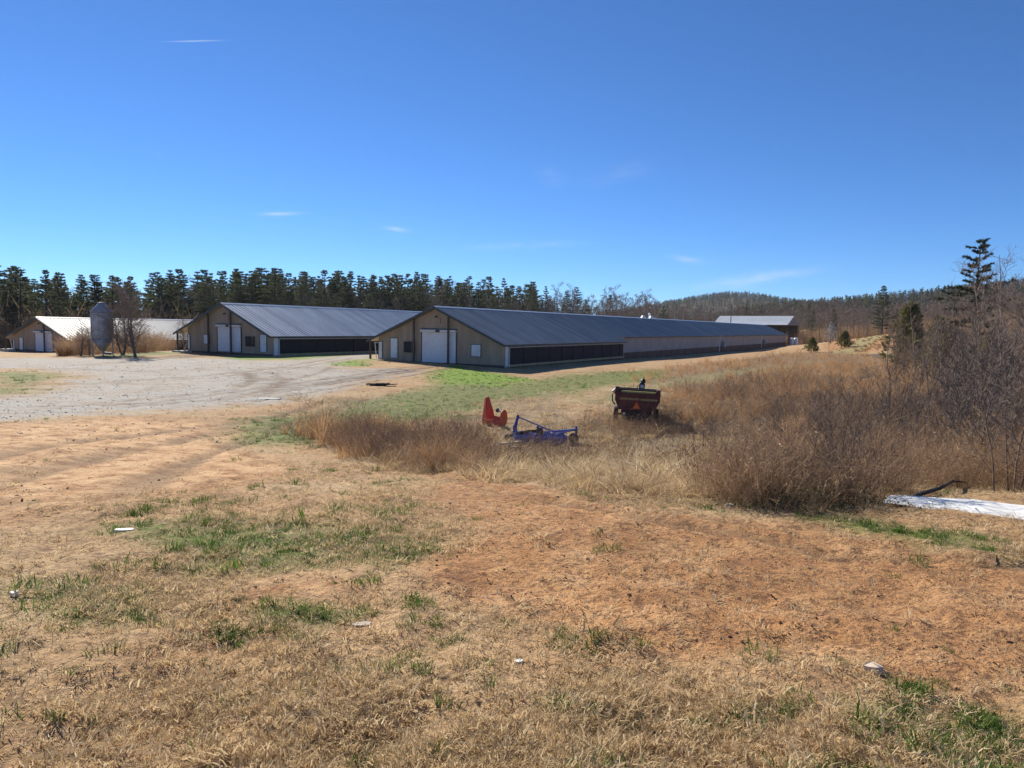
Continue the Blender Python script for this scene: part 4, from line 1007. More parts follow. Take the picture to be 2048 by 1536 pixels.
def pine_mesh(seed, h=16, base=.35, width=.19, whorl=.62, clumps=10, tri=11, cl=.55, nm='needle', droop=.15, rough=.35):
    r = random.Random(seed); tr = MB(); cr = MB(); vv = []
    b0 = Vector((0, 0, -.3)); lx, ly = r.uniform(-.02, .02), r.uniform(-.02, .02)
    tr.tube([b0, (lx * h * .4, ly * h * .4, h * .4), (lx * h, ly * h, h * .97)], [h * .013 + .04, h * .010 + .02, .03], 7, cap=False)
    z = h * base
    def clump(p, d, s, val):
        for _ in range(tri):
            a = Vector((r.gauss(0, .75), r.gauss(0, .75), r.gauss(0, .6) + .45)) + d * 1.1
            a.normalize(); b = a.cross(Vector((r.gauss(0, 1), r.gauss(0, 1), r.gauss(0, 1)))).normalized() * s * .13
            q = p + a * s * r.uniform(.6, 1.1); cr.add([p - b, p + b, q], [(0, 1, 2)]); vv.extend([val] * 3)
    while z < h:
        f = (z - h * base) / (h * (1 - base)); nb = r.randint(3, 6)
        Lm = h * width * ((1 - f) ** .95 * (.5 + .5 * min(1, f * 3 + .4))) + .25
        a0 = r.uniform(0, 6.28)
        for i in range(nb):
            if r.random() < rough * .4: continue
            a = a0 + i * 6.28 / nb + r.uniform(-.4, .4); L = Lm * r.uniform(1 - rough, 1 + rough * .6)
            s0 = Vector((lx * z, ly * z, z)); d = Vector((math.cos(a), math.sin(a), r.uniform(-droop, droop) + .35 * f)).normalized()
            e = s0 + d * L + Vector((0, 0, L * .12))
            cr.tube([s0, e], [.05 * (1 - f) + .02, .012], 3, cap=False); vv.extend([.0] * 6)
            val = r.random()
            for k in range(clumps):
                t = .28 + .75 * (k + r.random()) / clumps
                clump(s0.lerp(e, t) + Vector((r.uniform(-.2, .2), r.uniform(-.2, .2), r.uniform(-.06, .08))) * L * .5, d, cl * r.uniform(.7, 1.2) * (.7 + .3 * (1 - f)), min(1, max(0, val * .6 + r.random() * .4)))
        z += whorl * r.uniform(.7, 1.3)
    clump(Vector((lx * h, ly * h, h * .98)), Vector((0, 0, 1)), cl, .6)
    return tr.mesh('trunk', MT['pinebark'], True, fix=False), _mesh_v(cr, 'crown', MT[nm], vv)

def place(name, meshes, loc, sc, rz_, label, cat, group=None, partnames=('trunk', 'crown'), sxy=1.0):
    root = empty(name, loc, rz_); tag(root, label, cat, group); root.scale = (sc * sxy, sc * sxy, sc)
    for m_, pn in zip(meshes, partnames):
        o = bpy.data.objects.new(pn, m_); COL.objects.link(o); o.parent = root
    return root

PINES = [pine_mesh(s, 16, b_, w_) for s, b_, w_ in ((1, .30, .19), (2, .38, .21), (3, .22, .18), (4, .42, .22), (5, .15, .19), (6, .33, .17))]
BARES = [bare_tree_mesh(20 + s, 13, .17, .42, 11, 7, 6, 2, start=.25, tw=.03, matl='bark', tmat='twig_far') for s in range(5)]

SKY1 = [(-200, 520), (0, 526), (30, 540), (60, 556), (75, 545), (110, 552), (150, 562), (200, 548), (235, 556), (270, 563), (300, 556), (345, 549), (390, 545), (440, 552), (480, 546), (540, 543), (600, 552), (650, 549), (700, 551), (760, 562), (820, 549), (860, 560), (920, 562), (970, 561), (1020, 567), (1070, 573), (1120, 579), (1170, 585), (1220, 592), (1300, 602), (1400, 612), (1500, 618), (2200, 640)]
def skyy(x): return float(np.interp(x, [q[0] for q in SKY1], [q[1] for q in SKY1]))
def ppx(x, y, z):
    v = np.array((x, y, z)) - CAMP; dd = v @ _f; return 1024 + F * (v @ _r) / dd, 768 - F * (v @ _u) / dd
cnt_p = cnt_b = 0
for k in range(9):
    lat = -141 - 6.0 * k
    t = 30.0 if k else 34.0
    while t < 330:
        t += rnd.uniform(2.2, 6.0) * (1 + max(0, t - 120) / 320) * (1.0 if k < 5 else 1.25)
        l2 = lat + rnd.uniform(-4, 4); x, y = PP[0] * l2 + AX[0] * t, PP[1] * l2 + AX[1] * t
        pxx, _ = ppx(x, y, 0)
        if pxx < -110 or pxx > 1330: continue
        z0 = gz(x, y) - .1
        P = at(pxx, skyy(pxx) + rnd.choice((-8, -2, 4, 10, 18, 28)) + (12 if k == 0 else 0), y); h = P[2] - z0
        pb = np.interp(pxx, [-100, 300, 800, 1000, 1150, 1300], [.12, .18, .25, .5, .75, .9])
        if k == 0: pb = min(1, pb + .35)
        if rnd.random() < pb:
            if cnt_b > 240: continue
            h2 = h * rnd.uniform(.62, .9) if pxx < 1100 else h * rnd.uniform(.85, 1.0)
            place('bare_tree', BARES[cnt_b % 5], (x, y, z0), h2 / 13, rnd.uniform(0, 6.28), 'leafless grey tree in the wood line behind the barns', 'tree', 'bare trees of the wood behind the barns', ('trunk', 'branches')); cnt_b += 1
        else:
            if cnt_p > 298: continue
            place('pine_tree', PINES[rnd.randrange(6)], (x, y, z0), h / 16, rnd.uniform(0, 6.28), 'dark green pine in the wood line behind the barns', 'tree', 'pines of the wood behind the barns', sxy=rnd.uniform(1.0, 1.5) * (16 / h) ** .3); cnt_p += 1

# woods beyond the far end of the barns
SKY2 = [(1100, 590), (1200, 596), (1230, 580), (1260, 600), (1290, 586), (1330, 606), (1450, 612), (1550, 606), (1650, 602), (1750, 604), (1850, 600), (1950, 590), (2100, 580)]
for k in range(5):
    px_ = 1130 + k * 5
    while px_ < 2140:
        px_ += rnd.uniform(15, 30)
        Yd = 285 + 16 * k + rnd.uniform(-8, 8)
        if px_ > 1640: Yd = 215 + 14 * k + rnd.uniform(-8, 8)
        P = at(px_, np.interp(px_, [q[0] for q in SKY2], [q[1] for q in SKY2]) + rnd.choice((0, 5, 9, 14)) + (8 if k == 0 else 0), Yd)
        z0 = gz(P[0], P[1]) - .1; h = P[2] - z0
        if h < 5: continue
        if rnd.random() < .13:
            place('pine_tree', PINES[rnd.randrange(6)], (P[0], P[1], z0), h / 16, rnd.uniform(0, 6.28), 'small dark pine among grey trees past the far barn end', 'tree', 'pines of the wood past the barns')
        else:
            place('bare_tree', BARES[rnd.randrange(5)], (P[0], P[1], z0), h / 13, rnd.uniform(0, 6.28), 'leafless grey tree in the wood past the far barn end', 'tree', 'bare trees of the wood past the barns', ('trunk', 'branches'), sxy=1.15)
# the two crowns that stand out on the skyline
for (px_, tp, Yd, lb) in ((1229, 576, 282, 'tall bare tree rising on the skyline left of the transformer pole'), (1292, 584, 284, 'wide bare tree rising on the skyline behind the transformer pole')):
    P = at(px_, tp, Yd); z0 = gz(P[0], P[1]) - .1
    place('bare_tree', BARES[1], (P[0], P[1], z0), (P[2] - z0) / 13, 1.0, lb, 'tree', None, ('trunk', 'branches'))
P = at(1769, 572, 205); z0 = gz(P[0], P[1]) - .1
place('pine_tree', PINES[4], (P[0], P[1], z0), (P[2] - z0) / 16, .5, 'tall green pine standing above the grey wood left of the thicket', 'tree', sxy=1.3)

# bare trees by the feed bin
BIN_T = [bare_tree_mesh(61, 7.6, .17, .52, 15, 8, 7, 2, stems=2, start=.10, tw=.017, up=.3, wob=.2), bare_tree_mesh(62, 7.4, .14, .52, 13, 8, 7, 2, stems=3, start=.10, tw=.017, up=.3, wob=.2), bare_tree_mesh(63, 5.2, .06, .4, 9, 6, 5, 2, stems=4, start=.15, tw=.012, up=.4, wob=.15)]
for (px_, py_, Yd, tp, i, lb) in ((267, 705, 78.5, 570, 0, 'dark bare tree right of the feed bin, farther from it'), (243, 705, 80.5, 578, 1, 'forked bare tree standing right beside the feed bin'), (158, 702, 79, 640, 2, 'thin bare shrub left of the feed bin'), (176, 702, 80, 650, 2, 'thin bare shrub close against the feed bin'), (368, 690, 88, 628, 2, 'slim bare tree between the left and middle barns')):
    P = at(px_, tp, Yd); z0 = gz(P[0], P[1]); hh = (7.6, 7.4, 5.2)[i]
    place('bare_tree', BIN_T[i], (P[0], P[1], z0), (P[2] - z0) / hh, rnd.uniform(0, 6), lb, 'tree', None, ('trunk', 'branches'))

# right-hand thicket: pine and bare trees
NP = pine_mesh(91, 13, .36, .27, .55, 12, 14, .40, 'needle_near', .25, .5)
P = at(1955, 478, 58); z0 = gz(P[0], P[1]) - .1
place('pine_tree', NP, (P[0], P[1], z0), (P[2] - z0) / 13, 2.0, 'tall ragged pine rising above the thicket at the right', 'tree')
TH = [bare_tree_mesh(100 + s, 8, .085, .36, 12, 7, 6, 2, stems=1 + s % 3, start=.18, tw=.008, up=.5, matl='sapling') for s in range(5)]
spots = [(1985, 515, 52), (2020, 500, 46), (2060, 505, 40), (1915, 560, 60), (1880, 588, 66), (1840, 600, 72), (1800, 606, 80), (1960, 540, 50), (2000, 560, 38), (1935, 590, 48), (1895, 610, 54), (1850, 622, 60), (2090, 520, 34), (2040, 560, 33), (1975, 600, 36), (1920, 630, 42), (1870, 640, 50), (1815, 640, 68), (1780, 640, 86), (2110, 560, 28), (2030, 620, 27), (1990, 640, 30), (1950, 660, 33), (1660, 660, 130)]
for i, (px_, tp, Yd) in enumerate(spots):
    P = at(px_, tp, Yd); z0 = gz(P[0], P[1]) - .1; h = max(P[2] - z0, 2.5)
    place('thicket_tree', TH[i % 5], (P[0], P[1], z0), h / 8, rnd.uniform(0, 6.28), 'leafless grey-brown tree in the tangled thicket at right', 'tree', 'bare trees of the right-hand thicket', ('trunk', 'branches'))
# saplings in the near brush
SA = [bare_tree_mesh(140 + s, 3.2, .027, .42, 10, 5, 4, 0, stems=(6, 4, 5, 3)[s], start=.2, tw=.005, up=.8, matl='bark', tmat='bark') for s in range(4)]
sap = [(1690, 1000, 745, 0, 'many-stemmed bare sapling at the brush edge left of the white sheet'), (1738, 975, 790, 1, 'slender bare sapling just behind the many-stemmed one'),
       (1965, 965, 640, 3, 'pale upright sapling above the white sheet'), (2015, 950, 600, 2, 'tall bare sapling at the right edge behind the white sheet'), (1915, 945, 690, 1, 'bare sapling leaning over the weeds above the fallen branch'),
       (1850, 930, 720, 2, 'bare sapling in the weeds left of the pale upright one'), (1640, 930, 760, 2, 'low bare sapling in the brown weeds behind the brush edge'), (1790, 900, 700, 0, 'spreading bare sapling in the middle of the brown weeds'),
       (2045, 985, 650, 0, 'forked bare sapling at the very right edge'), (1430, 905, 800, 3, 'small bare sapling right of the maroon machine'), (1555, 900, 770, 1, 'small bare sapling in the weeds at mid slope'), (1880, 860, 640, 3, 'tall thin sapling before the thicket'), (1990, 900, 560, 2, 'tall thin sapling before the thicket near the ragged pine')]
for i, (bx, by, tp, k, lb) in enumerate(sap):
    g = on(bx, by); Yd = max(g[1], 8.6); P = at(bx, tp, Yd); z0 = gz(P[0], P[1]); h = P[2] - z0
    place('bare_sapling', SA[k], (P[0], P[1], z0), h / 3.2, rnd.uniform(0, 6.28), lb, 'sapling', None, ('stem', 'twigs'))

# evergreen shrubs
def shrub_mesh(seed, h, w, nt_, s, nm):
    r = random.Random(seed); cr = MB(); vv = []; st = MB()
    st.tube([(0, 0, -.2), (0, 0, h * .8)], [.06 * h / 2, .02], 6, cap=False)
    for _ in range(nt_):
        t = r.random() ** .8; a = r.uniform(0, 6.28); rr = w * (1 - t) ** .7 * (.35 + .65 * r.random()) * (1 + .3 * math.sin(3 * a + seed)) * min(1, t * 5 + .3)
        p = Vector((math.cos(a) * rr, math.sin(a) * rr, h * (.05 + .95 * t)))
        val = r.random()
        for _ in range(4):
            d = Vector((r.gauss(0, 1) + math.cos(a), r.gauss(0, 1) + math.sin(a), r.gauss(0, 1) + .7)).normalized(); b_ = d.cross(Vector((r.gauss(0, 1), r.gauss(0, 1), r.gauss(0, 1)))).normalized() * s * .2
            cr.add([p - b_, p + b_, p + d * s], [(0, 1, 2)]); vv.extend([val] * 3)
    return st.mesh('trunk', MT['pinebark'], True, fix=False), _mesh_v(cr, 'foliage', MT[nm], vv)
SH = [shrub_mesh(5, 3, 1.1, 500, .34, 'cedar'), shrub_mesh(6, 2.2, 1.3, 450, .3, 'cedar')]
for (px_, by, tp, Yd, i, lb) in ((1822, 700, 612, 92, 0, 'yellow-green evergreen on the slope right of the grassy track'), (1625, 700, 676, 150, 1, 'round dark evergreen bush past the far end of the long barn'), (1690, 690, 664, 165, 1, 'yellowish evergreen bush at the foot of the orange bank'), (1905, 760, 660, 62, 0, 'yellow-green evergreen among the thicket stems'), (1985, 770, 680, 45, 1, 'dull green evergreen deep in the thicket at right'), (1880, 720, 640, 75, 0, 'olive evergreen behind the thicket edge')):
    P = at(px_, tp, Yd); z0 = gz(P[0], P[1]) - .05; h = max(1.2, P[2] - z0)
    place('evergreen_shrub', SH[i], (P[0], P[1], z0), h / (3, 2.2)[i], rnd.uniform(0, 6), lb, 'shrub', None, ('trunk', 'foliage'))
P = at(1663, 650, 185); z0 = gz(P[0], P[1])
MT['blossom'] = plantmat('pale_blossom', [(0, (.30, .30, .28)), (1, (.62, .62, .58))], obj_var=.1)
place('blossoming_shrub', shrub_mesh(8, 3.5, 1.3, 260, .25, 'blossom'), (P[0], P[1], z0), max(1, P[2] - z0 + .5) / 3.5, 0, 'pale whitish shrub before the grey wood past the barns', 'shrub', None, ('trunk', 'foliage'))

# ------------------------------------------------------------------ scattered vegetation (stuff)
def blades(seed, n_, h, spread, w, lean, seg=2, flat=.0, tipw=.0):
    r = np.random.RandomState(seed); mb = MB(); vv = []
    for i in range(n_):
        a = r.uniform(0, 6.283); q = spread * math.sqrt(r.uniform(0, 1)); bx, by = math.cos(a) * q, math.sin(a) * q
        a2 = a + r.normal(0, .9); L = h * r.uniform(.45, 1.1); le = lean * r.uniform(.3, 1.4)
        dx, dy = math.cos(a2), math.sin(a2); ca = r.uniform(0, 6.283); wx, wy = math.cos(ca) * w, math.sin(ca) * w
        pts = []
        for s in range(seg + 1):
            t = s / seg; hx = le * t * t * L; pts.append((bx + dx * hx + flat * dx * t * L, by + dy * hx + flat * dy * t * L, L * t * (1 - .35 * le * t) * (1 - flat * .7)))
        vs = []
        for s in range(seg): vs += [(pts[s][0] - wx * (1 - s / seg * .5), pts[s][1] - wy * (1 - s / seg * .5), pts[s][2] - (.01 if s == 0 else 0)), (pts[s][0] + wx * (1 - s / seg * .5), pts[s][1] + wy * (1 - s / seg * .5), pts[s][2] - (.01 if s == 0 else 0))]
        vs.append(pts[seg]); k = len(mb.v)
        fs = [(2 * s, 2 * s + 1, 2 * s + 3, 2 * s + 2) for s in range(seg - 1)] + [(2 * seg - 2, 2 * seg - 1, 2 * seg)]
        mb.add(vs, fs); vv.extend([r.uniform(0, 1)] * len(vs))
    return mb, vv

def weed_clump(seed, n_, h, spread, w, tuft=2.4):
    """twiggy dead weeds with side shoots and seed tufts"""
    r = np.random.RandomState(seed); mb = MB(); vv = []
    def rib(p, q, w0, val):
        d = np.array(q) - np.array(p); s = np.cross(d, r.normal(0, 1, 3)); s = s / (np.linalg.norm(s) + 1e-9) * w0
        mb.add([np.array(p) - s, np.array(p) + s, q], [(0, 1, 2)]); vv.extend([val] * 3)
    for i in range(n_):
        a = r.uniform(0, 6.283); q = spread * math.sqrt(r.uniform()); p = np.array([math.cos(a) * q, math.sin(a) * q, -.03]); val = r.uniform()
        L = h * r.uniform(.5, 1.1); d = np.array([math.cos(a) * .35 + r.normal(0, .25), math.sin(a) * .35 + r.normal(0, .25), 1.0]); d /= np.linalg.norm(d)
        m_ = p + d * L * .55; e = m_ + (d + r.normal(0, .22, 3)) * L * .45
        rib(p, m_ + d * .05, w, val); rib(m_, e, w * .8, val)
        for _ in range(4):
            t = r.uniform(.3, 1); s0 = p + (e - p) * t; rib(s0, s0 + (d * .7 + r.normal(0, .6, 3)) * L * .28, w * .7, min(1, val * .7 + .3 * r.uniform()))
        for _ in range(2):
            t = r.uniform(.5, 1); s0 = p + (e - p) * t + r.normal(0, .04, 3) * L; rib(s0, s0 + r.normal(0, .045, 3) * L, w * tuft, r.uniform(.5, 1))
    return mb, vv

def leaf_clump(seed, n_, h, spread, s):
    r = np.random.RandomState(seed); mb = MB(); vv = []
    for i in range(n_):
        a = r.uniform(0, 6.283); q = spread * math.sqrt(r.uniform()); p = np.array([math.cos(a) * q, math.sin(a) * q, h * r.uniform(0, 1) ** 1.3 * (1 - .6 * q / spread)])
        d = r.normal(0, 1, 3); d[2] = abs(d[2]) * .5; d /= np.linalg.norm(d); b_ = np.cross(d, r.normal(0, 1, 3)); b_ = b_ / (np.linalg.norm(b_) + 1e-9) * s * .35
        mb.add([p, p + d * s * .5 + b_, p + d * s, p + d * s * .5 - b_], [(0, 1, 2, 3)]); vv.extend([r.uniform()] * 4)
    return mb, vv

def rock(seed):
    r = np.random.RandomState(seed); bm = bmesh.new(); bmesh.ops.create_icosphere(bm, subdivisions=1, radius=1)
    mb = MB(); sc = np.array([r.uniform(.7, 1.2), r.uniform(.7, 1.2), r.uniform(.35, .7)])
    mb.add([np.array(v.co) * sc * r.uniform(.7, 1.2) for v in bm.verts], [tuple(v.index for v in f.verts) for f in bm.faces]); bm.free()
    return mb, [.5] * len(mb.v)

def variants(name, parts, matl):
    out = []
    for i, (mb, vv) in enumerate(parts):
        m_ = _mesh_v(mb, name, matl, vv); out.append(bpy.data.objects.new(name + '_source', m_))
    return out

def scatter(name, pts, rot, scl, srcs, label, cat):
    N = len(pts); me = bpy.data.meshes.new(name); me.vertices.add(N); me.vertices.foreach_set('co', np.asarray(pts, np.float32).ravel())
    a = me.attributes.new('rot', 'FLOAT_VECTOR', 'POINT'); a.data.foreach_set('vector', np.asarray(rot, np.float32).ravel())
    a = me.attributes.new('scl', 'FLOAT', 'POINT'); a.data.foreach_set('value', np.asarray(scl, np.float32))
    a = me.attributes.new('pick', 'INT', 'POINT'); a.data.foreach_set('value', RN.randint(0, len(srcs), N).astype(np.int32))
    o = bpy.data.objects.new(name, me); COL.objects.link(o); tag(o, label, cat, kind='stuff')
    g = bpy.data.node_groups.new(name + '_nodes', 'GeometryNodeTree')
    g.interface.new_socket('Geometry', in_out='INPUT', socket_type='NodeSocketGeometry'); g.interface.new_socket('Geometry', in_out='OUTPUT', socket_type='NodeSocketGeometry')
    gi = g.nodes.new('NodeGroupInput'); gout = g.nodes.new('NodeGroupOutput'); iop = g.nodes.new('GeometryNodeInstanceOnPoints'); jn = g.nodes.new('GeometryNodeJoinGeometry')
    for s in srcs:
        oin = g.nodes.new('GeometryNodeObjectInfo'); oin.inputs['Object'].default_value = s; oin.inputs['As Instance'].default_value = True; oin.transform_space = 'ORIGINAL'
        g.links.new(oin.outputs['Geometry'], jn.inputs[0])
    def na(nm, ty):
        q = g.nodes.new('GeometryNodeInputNamedAttribute'); q.data_type = ty; q.inputs[0].default_value = nm; return [s_ for s_ in q.outputs if s_.enabled][0]
    e2r = g.nodes.new('FunctionNodeEulerToRotation'); g.links.new(na('rot', 'FLOAT_VECTOR'), e2r.inputs[0])
    g.links.new(gi.outputs[0], iop.inputs['Points']); g.links.new(jn.outputs[0], iop.inputs['Instance']); iop.inputs['Pick Instance'].default_value = True
    g.links.new(na('pick', 'INT'), iop.inputs['Instance Index']); g.links.new(e2r.outputs[0], iop.inputs['Rotation']); g.links.new(na('scl', 'FLOAT'), iop.inputs['Scale'])
    g.links.new(iop.outputs[0], gout.inputs[0])
    md = o.modifiers.new('scatter', 'NODES'); md.node_group = g
    return o

def polar(N, d0, d1, half=.80, pw=1.0):
    u_ = RN.uniform(0, 1, N)
    d = np.exp(np.log(d0) + u_ * (np.log(d1) - np.log(d0))); a = RN.uniform(-half, half, N)
    return d * np.sin(a), d * np.cos(a), d
def rots(N, tilt=.15): return np.stack([RN.normal(0, tilt, N), RN.normal(0, tilt, N), RN.uniform(0, 6.283, N)], 1)
BARN_F = []  # keep plants out of the barns
def outside_barns(x, y):
    ok = np.ones(len(x), bool)
    for o_, hl, hr, L in ((b1o, 9.2, 8.9, 186), (b2o, 9.2, 9, 151), (b3o, 10.4, 9.4, 131)):
        u_ = (x - o_[0]) * PP[0] + (y - o_[1]) * PP[1]; t = (x - o_[0]) * AX[0] + (y - o_[1]) * AX[1]
        ok &= ~((u_ > -hl) & (u_ < hr) & (t > -.8) & (t < L))
    return ok
SCAT = 1.0
def do(name, N, d0, d1, prob, srcs, base, grow, tilt, label, cat, half=.80, sink=.0, svar=.35, hf=None):
    x, y, d = polar(int(N * SCAT), d0, d1, half); mk = masks(x, y)
    keep = (RN.uniform(0, 1, len(x)) < prob(x, y, d, mk)) & outside_barns(x, y)
    hm = np.ones(len(x)) if hf is None else hf(mk)
    x, y, d, hm = x[keep], y[keep], d[keep], hm[keep]
    z = GZ(x, y) - sink
    s = base * (1 + grow * d) * np.exp(RN.normal(0, svar, len(x))) * hm
    return scatter(name, np.stack([x, y, z], 1), rots(len(x), tilt), s, srcs, label, cat)

# dead turf
V = variants('dead_turf', [blades(200 + i, 26, .034, .065, .0028, .9, 2, .93) for i in range(5)], MT['straw'])
def pr_turf(x, y, d, k):
    bare = fbm(x * .9, y * .9, 77); cov = np.clip((bare - .37) * 5, .22, 1)
    p = cov * (1 - .6 * k['green'] * (d > 14)) * (1 - .93 * k['dirt']) * (1 - k['gravel']) * (1 - k['mud']) * (1 - .8 * k['vivid']) * (1 - .7 * k['track']) * np.clip(1.25 - d * .045, .35, 1)
    return p
do('dead_grass', 90000, 1.7, 60, pr_turf, V, .85, .022, .35, 'short matted straw-coloured grass over the foreground and banks', 'grass', svar=.22)
V = variants('green_turf', [blades(230 + i, 30, .060, .055, .0022, .8, 2, .15) for i in range(4)], MT['green'])
def pr_green(x, y, d, k):
    f = fbm(x * 1.1, y * 1.1, 88); t = np.clip((f - .50) * 6, 0, 1)
    t2 = np.clip((fbm(x * 2.5, y * 2.5, 89) - .52) * 7, 0, 1)
    p = k['green'] * (.25 + .75 * t2) * .95 + t * t2 * .55 + .05 * (vnoise(x * 4.0, y * 4.0, 191) > .62) + k['vivid']
    return np.clip(p, 0, 1) * (1 - .92 * k['dirt']) * (1 - k['gravel']) * (1 - k['mud']) * (1 - .9 * k['brush'])
do('green_grass', 56000, 1.7, 75, pr_green, V, .75, .02, .25, 'patches of short green winter grass', 'grass')
# broomsedge
V = variants('broomsedge', [blades(260 + i, 46, .95, .10, .0042, .55, 3, .0) for i in range(5)], MT['sedge'])
def pr_sedge(x, y, d, k):
    f = np.clip((fbm(x * .45, y * .45, 91) - .40) * 5, 0, 1)
    return np.clip(k['sedge'] * (.3 + .7 * f) + .34 * k['brush'] * f, 0, 1) * (1 - k['track']) * (d > 10.5) * (1 - .5 * k['low'])
do('broomsedge', 32000, 8, 170, pr_sedge, V, .55, .006, .12, 'tall dry orange-tan broomsedge on the slope and field', 'grass', half=.85, svar=.26, hf=lambda k: (1 - .76 * k['low']) * (.6 + .8 * k['hn']))
# dead weeds / brush
V = variants('dead_weeds', [weed_clump(290 + i, 20, 1.0, .24, .0032) for i in range(5)], MT['weed'])
def pr_weed(x, y, d, k):
    f = np.clip((fbm(x * .5, y * .5, 95) - .30) * 4, .1, 1)
    return np.clip(k['brush'] * (1 - .45 * k['sedge']) * f, 0, 1) * (1 - k['track']) * (1 - .62 * k['low'])
do('dead_weeds', 34000, 7.6, 120, pr_weed, V, .47, .014, .15, 'dense tangle of dead grey-brown weeds and brambles', 'weeds', half=.95, svar=.24, hf=lambda k: (1 - .74 * k['low']) * (.55 + .95 * k['hn']))
V = variants('meadow', [blades(275 + i, 60, .20, .16, .004, 1.1, 2, .45) for i in range(4)], MT['straw'])
def pr_mead(x, y, d, k): return np.clip(k['low'] * 1.0 + .25 * k['brush'], 0, 1) * np.clip((fbm(x * .6, y * .6, 93) - .3) * 4, .1, 1) * (1 - .9 * k['vivid']) * (1 - .92 * k['green'])
do('dry_meadow', 24000, 8.5, 90, pr_mead, V, .85, .010, .25, 'matted tan grass around the parked farm machines', 'grass')
MT['weed_dark'] = plantmat('dark_weeds', [(0, (.07, .045, .035)), (.5, (.16, .105, .075)), (1, (.30, .21, .15))], trans=.2, obj_var=.5)
V = variants('dark_weeds', [weed_clump(610 + i, 24, 1.0, .30, .0034, 2.0) for i in range(4)], MT['weed_dark'])
def pr_dark(x, y, d, k): return k['brush'] * np.clip((fbm(x * .28, y * .28, 131) - .47) * 9, 0, 1) * (1 - .9 * k['low']) * (1 - k['track']) * (d < 75)
do('dark_weeds', 16000, 8.5, 80, pr_dark, V, .55, .012, .15, 'darker brown weed thickets among the dry grass', 'weeds', half=.9, svar=.3)
# briars at the brush edge
V = variants('briar', [leaf_clump(320 + i, 90, .18, .30, .026) for i in range(4)], MT['briar'])
EDGE = gp([(1400, 1014), (1640, 1028), (1770, 1014), (1740, 995), (1500, 1002)])
def pr_briar(x, y, d, k):
    s = sdpoly(x, y, EDGE); f = np.clip((fbm(x * .8, y * .8, 97) - .42) * 6, 0, 1)
    return np.clip(.5 + s / .6, 0, 1) * f
do('briars', 4200, 6, 22, pr_briar, V, .9, .01, .2, 'low green-leaved briars along the brush edge', 'briars', half=.8)
# clods and crumbs on bare soil
V = variants('clod', [rock(350 + i) for i in range(5)], MT['clod'])
def pr_clod(x, y, d, k): return np.clip(k['dirt'] * np.clip((fbm(x * 1.6, y * 1.6, 99) - .36) * 4, .08, 1) + .05, 0, 1) * (1 - k['gravel'])
do('soil_clods', 40000, 1.8, 26, pr_clod, V, .0042, .05, .5, 'small clods of red-brown earth on the bare soil', 'soil', svar=.45)
V = variants('gravel', [rock(370 + i) for i in range(4)], MT['stone'])
def pr_gra(x, y, d, k): return np.clip(k['gravel'] * .9 + .25 * (np.abs(d - 27) < 9) * (x < -5) * (1 - k['green']), 0, 1)
do('gravel_stones', 26000, 16, 80, pr_gra, V, .013, .014, .5, 'loose grey gravel over the farm lot', 'gravel', svar=.5)

def nearweeds(name, n_, poly, s0, s1, label):
    pg_ = gp(poly); pa = np.array(pg_); lo, hi = pa.min(0), pa.max(0); x = RN.uniform(lo[0], hi[0], n_ * 4); y = RN.uniform(lo[1], hi[1], n_ * 4); k = sdpoly(x, y, pg_) > 0; x, y = x[k][:n_], y[k][:n_]
    scatter(name, np.stack([x, y, GZ(x, y) - .02], 1), rots(len(x), .15), RN.uniform(s0, s1, len(x)), VWD, label, 'weeds')
VWD = variants('machine_weeds', [weed_clump(640 + i, 18, 1.0, .26, .004) for i in range(3)], MT['weed'])
nearweeds('weeds_by_spreader', 150, [(1215, 846), (1335, 842), (1345, 866), (1290, 872), (1215, 866)], .3, .75, 'dry weeds growing up round the maroon machine')
nearweeds('weeds_by_mower', 40, [(1010, 884), (1165, 882), (1170, 900), (1010, 904)], .12, .24, 'dry weeds in front of the blue mower')
# dry orange bush near the left barn and brush under the feed bin
V1 = [blades(400 + i, 220, 1.7, .55, .012, .7, 3, .0) for i in range(2)]
for j, (px_, py_, s, lb) in enumerate(((128, 712, 1.0, 'bushy orange-brown dry shrub in front of the farthest barn'), (150, 710, .8, 'smaller reddish dry shrub right beside the bushy orange one'))):
    P = on(px_, py_); mb, vv = V1[j]; root = empty('dry_shrub', (P[0], P[1], P[2] - .05)); tag(root, lb, 'shrub'); root.scale = (s * 1.25, s * 1.25, s)
    o = bpy.data.objects.new('stems', _mesh_v(mb, 'stems', MT['dryshrub'], vv)); COL.objects.link(o); o.parent = root
def strip(name, n_, poly_px, srcs, s0, s1, label, cat, poly_w=None):
    poly = poly_w or gp(poly_px); pa = np.array(poly); lo, hi = pa.min(0), pa.max(0)
    x = RN.uniform(lo[0], hi[0], n_ * 4); y = RN.uniform(lo[1], hi[1], n_ * 4)
    k = (sdpoly(x, y, poly) > 0) & outside_barns(x, y); x, y = x[k][:n_], y[k][:n_]
    return scatter(name, np.stack([x, y, GZ(x, y) - .03], 1), rots(len(x), .12), RN.uniform(s0, s1, len(x)), srcs, label, cat)
VW = variants('brush', [weed_clump(420 + i, 20, 1.0, .35, .007, 1.6) for i in range(4)], MT['weed'])
strip('bin_brush', 620, [(128, 713), (200, 709), (300, 705), (345, 701), (345, 698), (250, 699), (150, 702)], VW, 1.2, 2.9, 'tangled brown brush around the foot of the feed bin', 'brush')
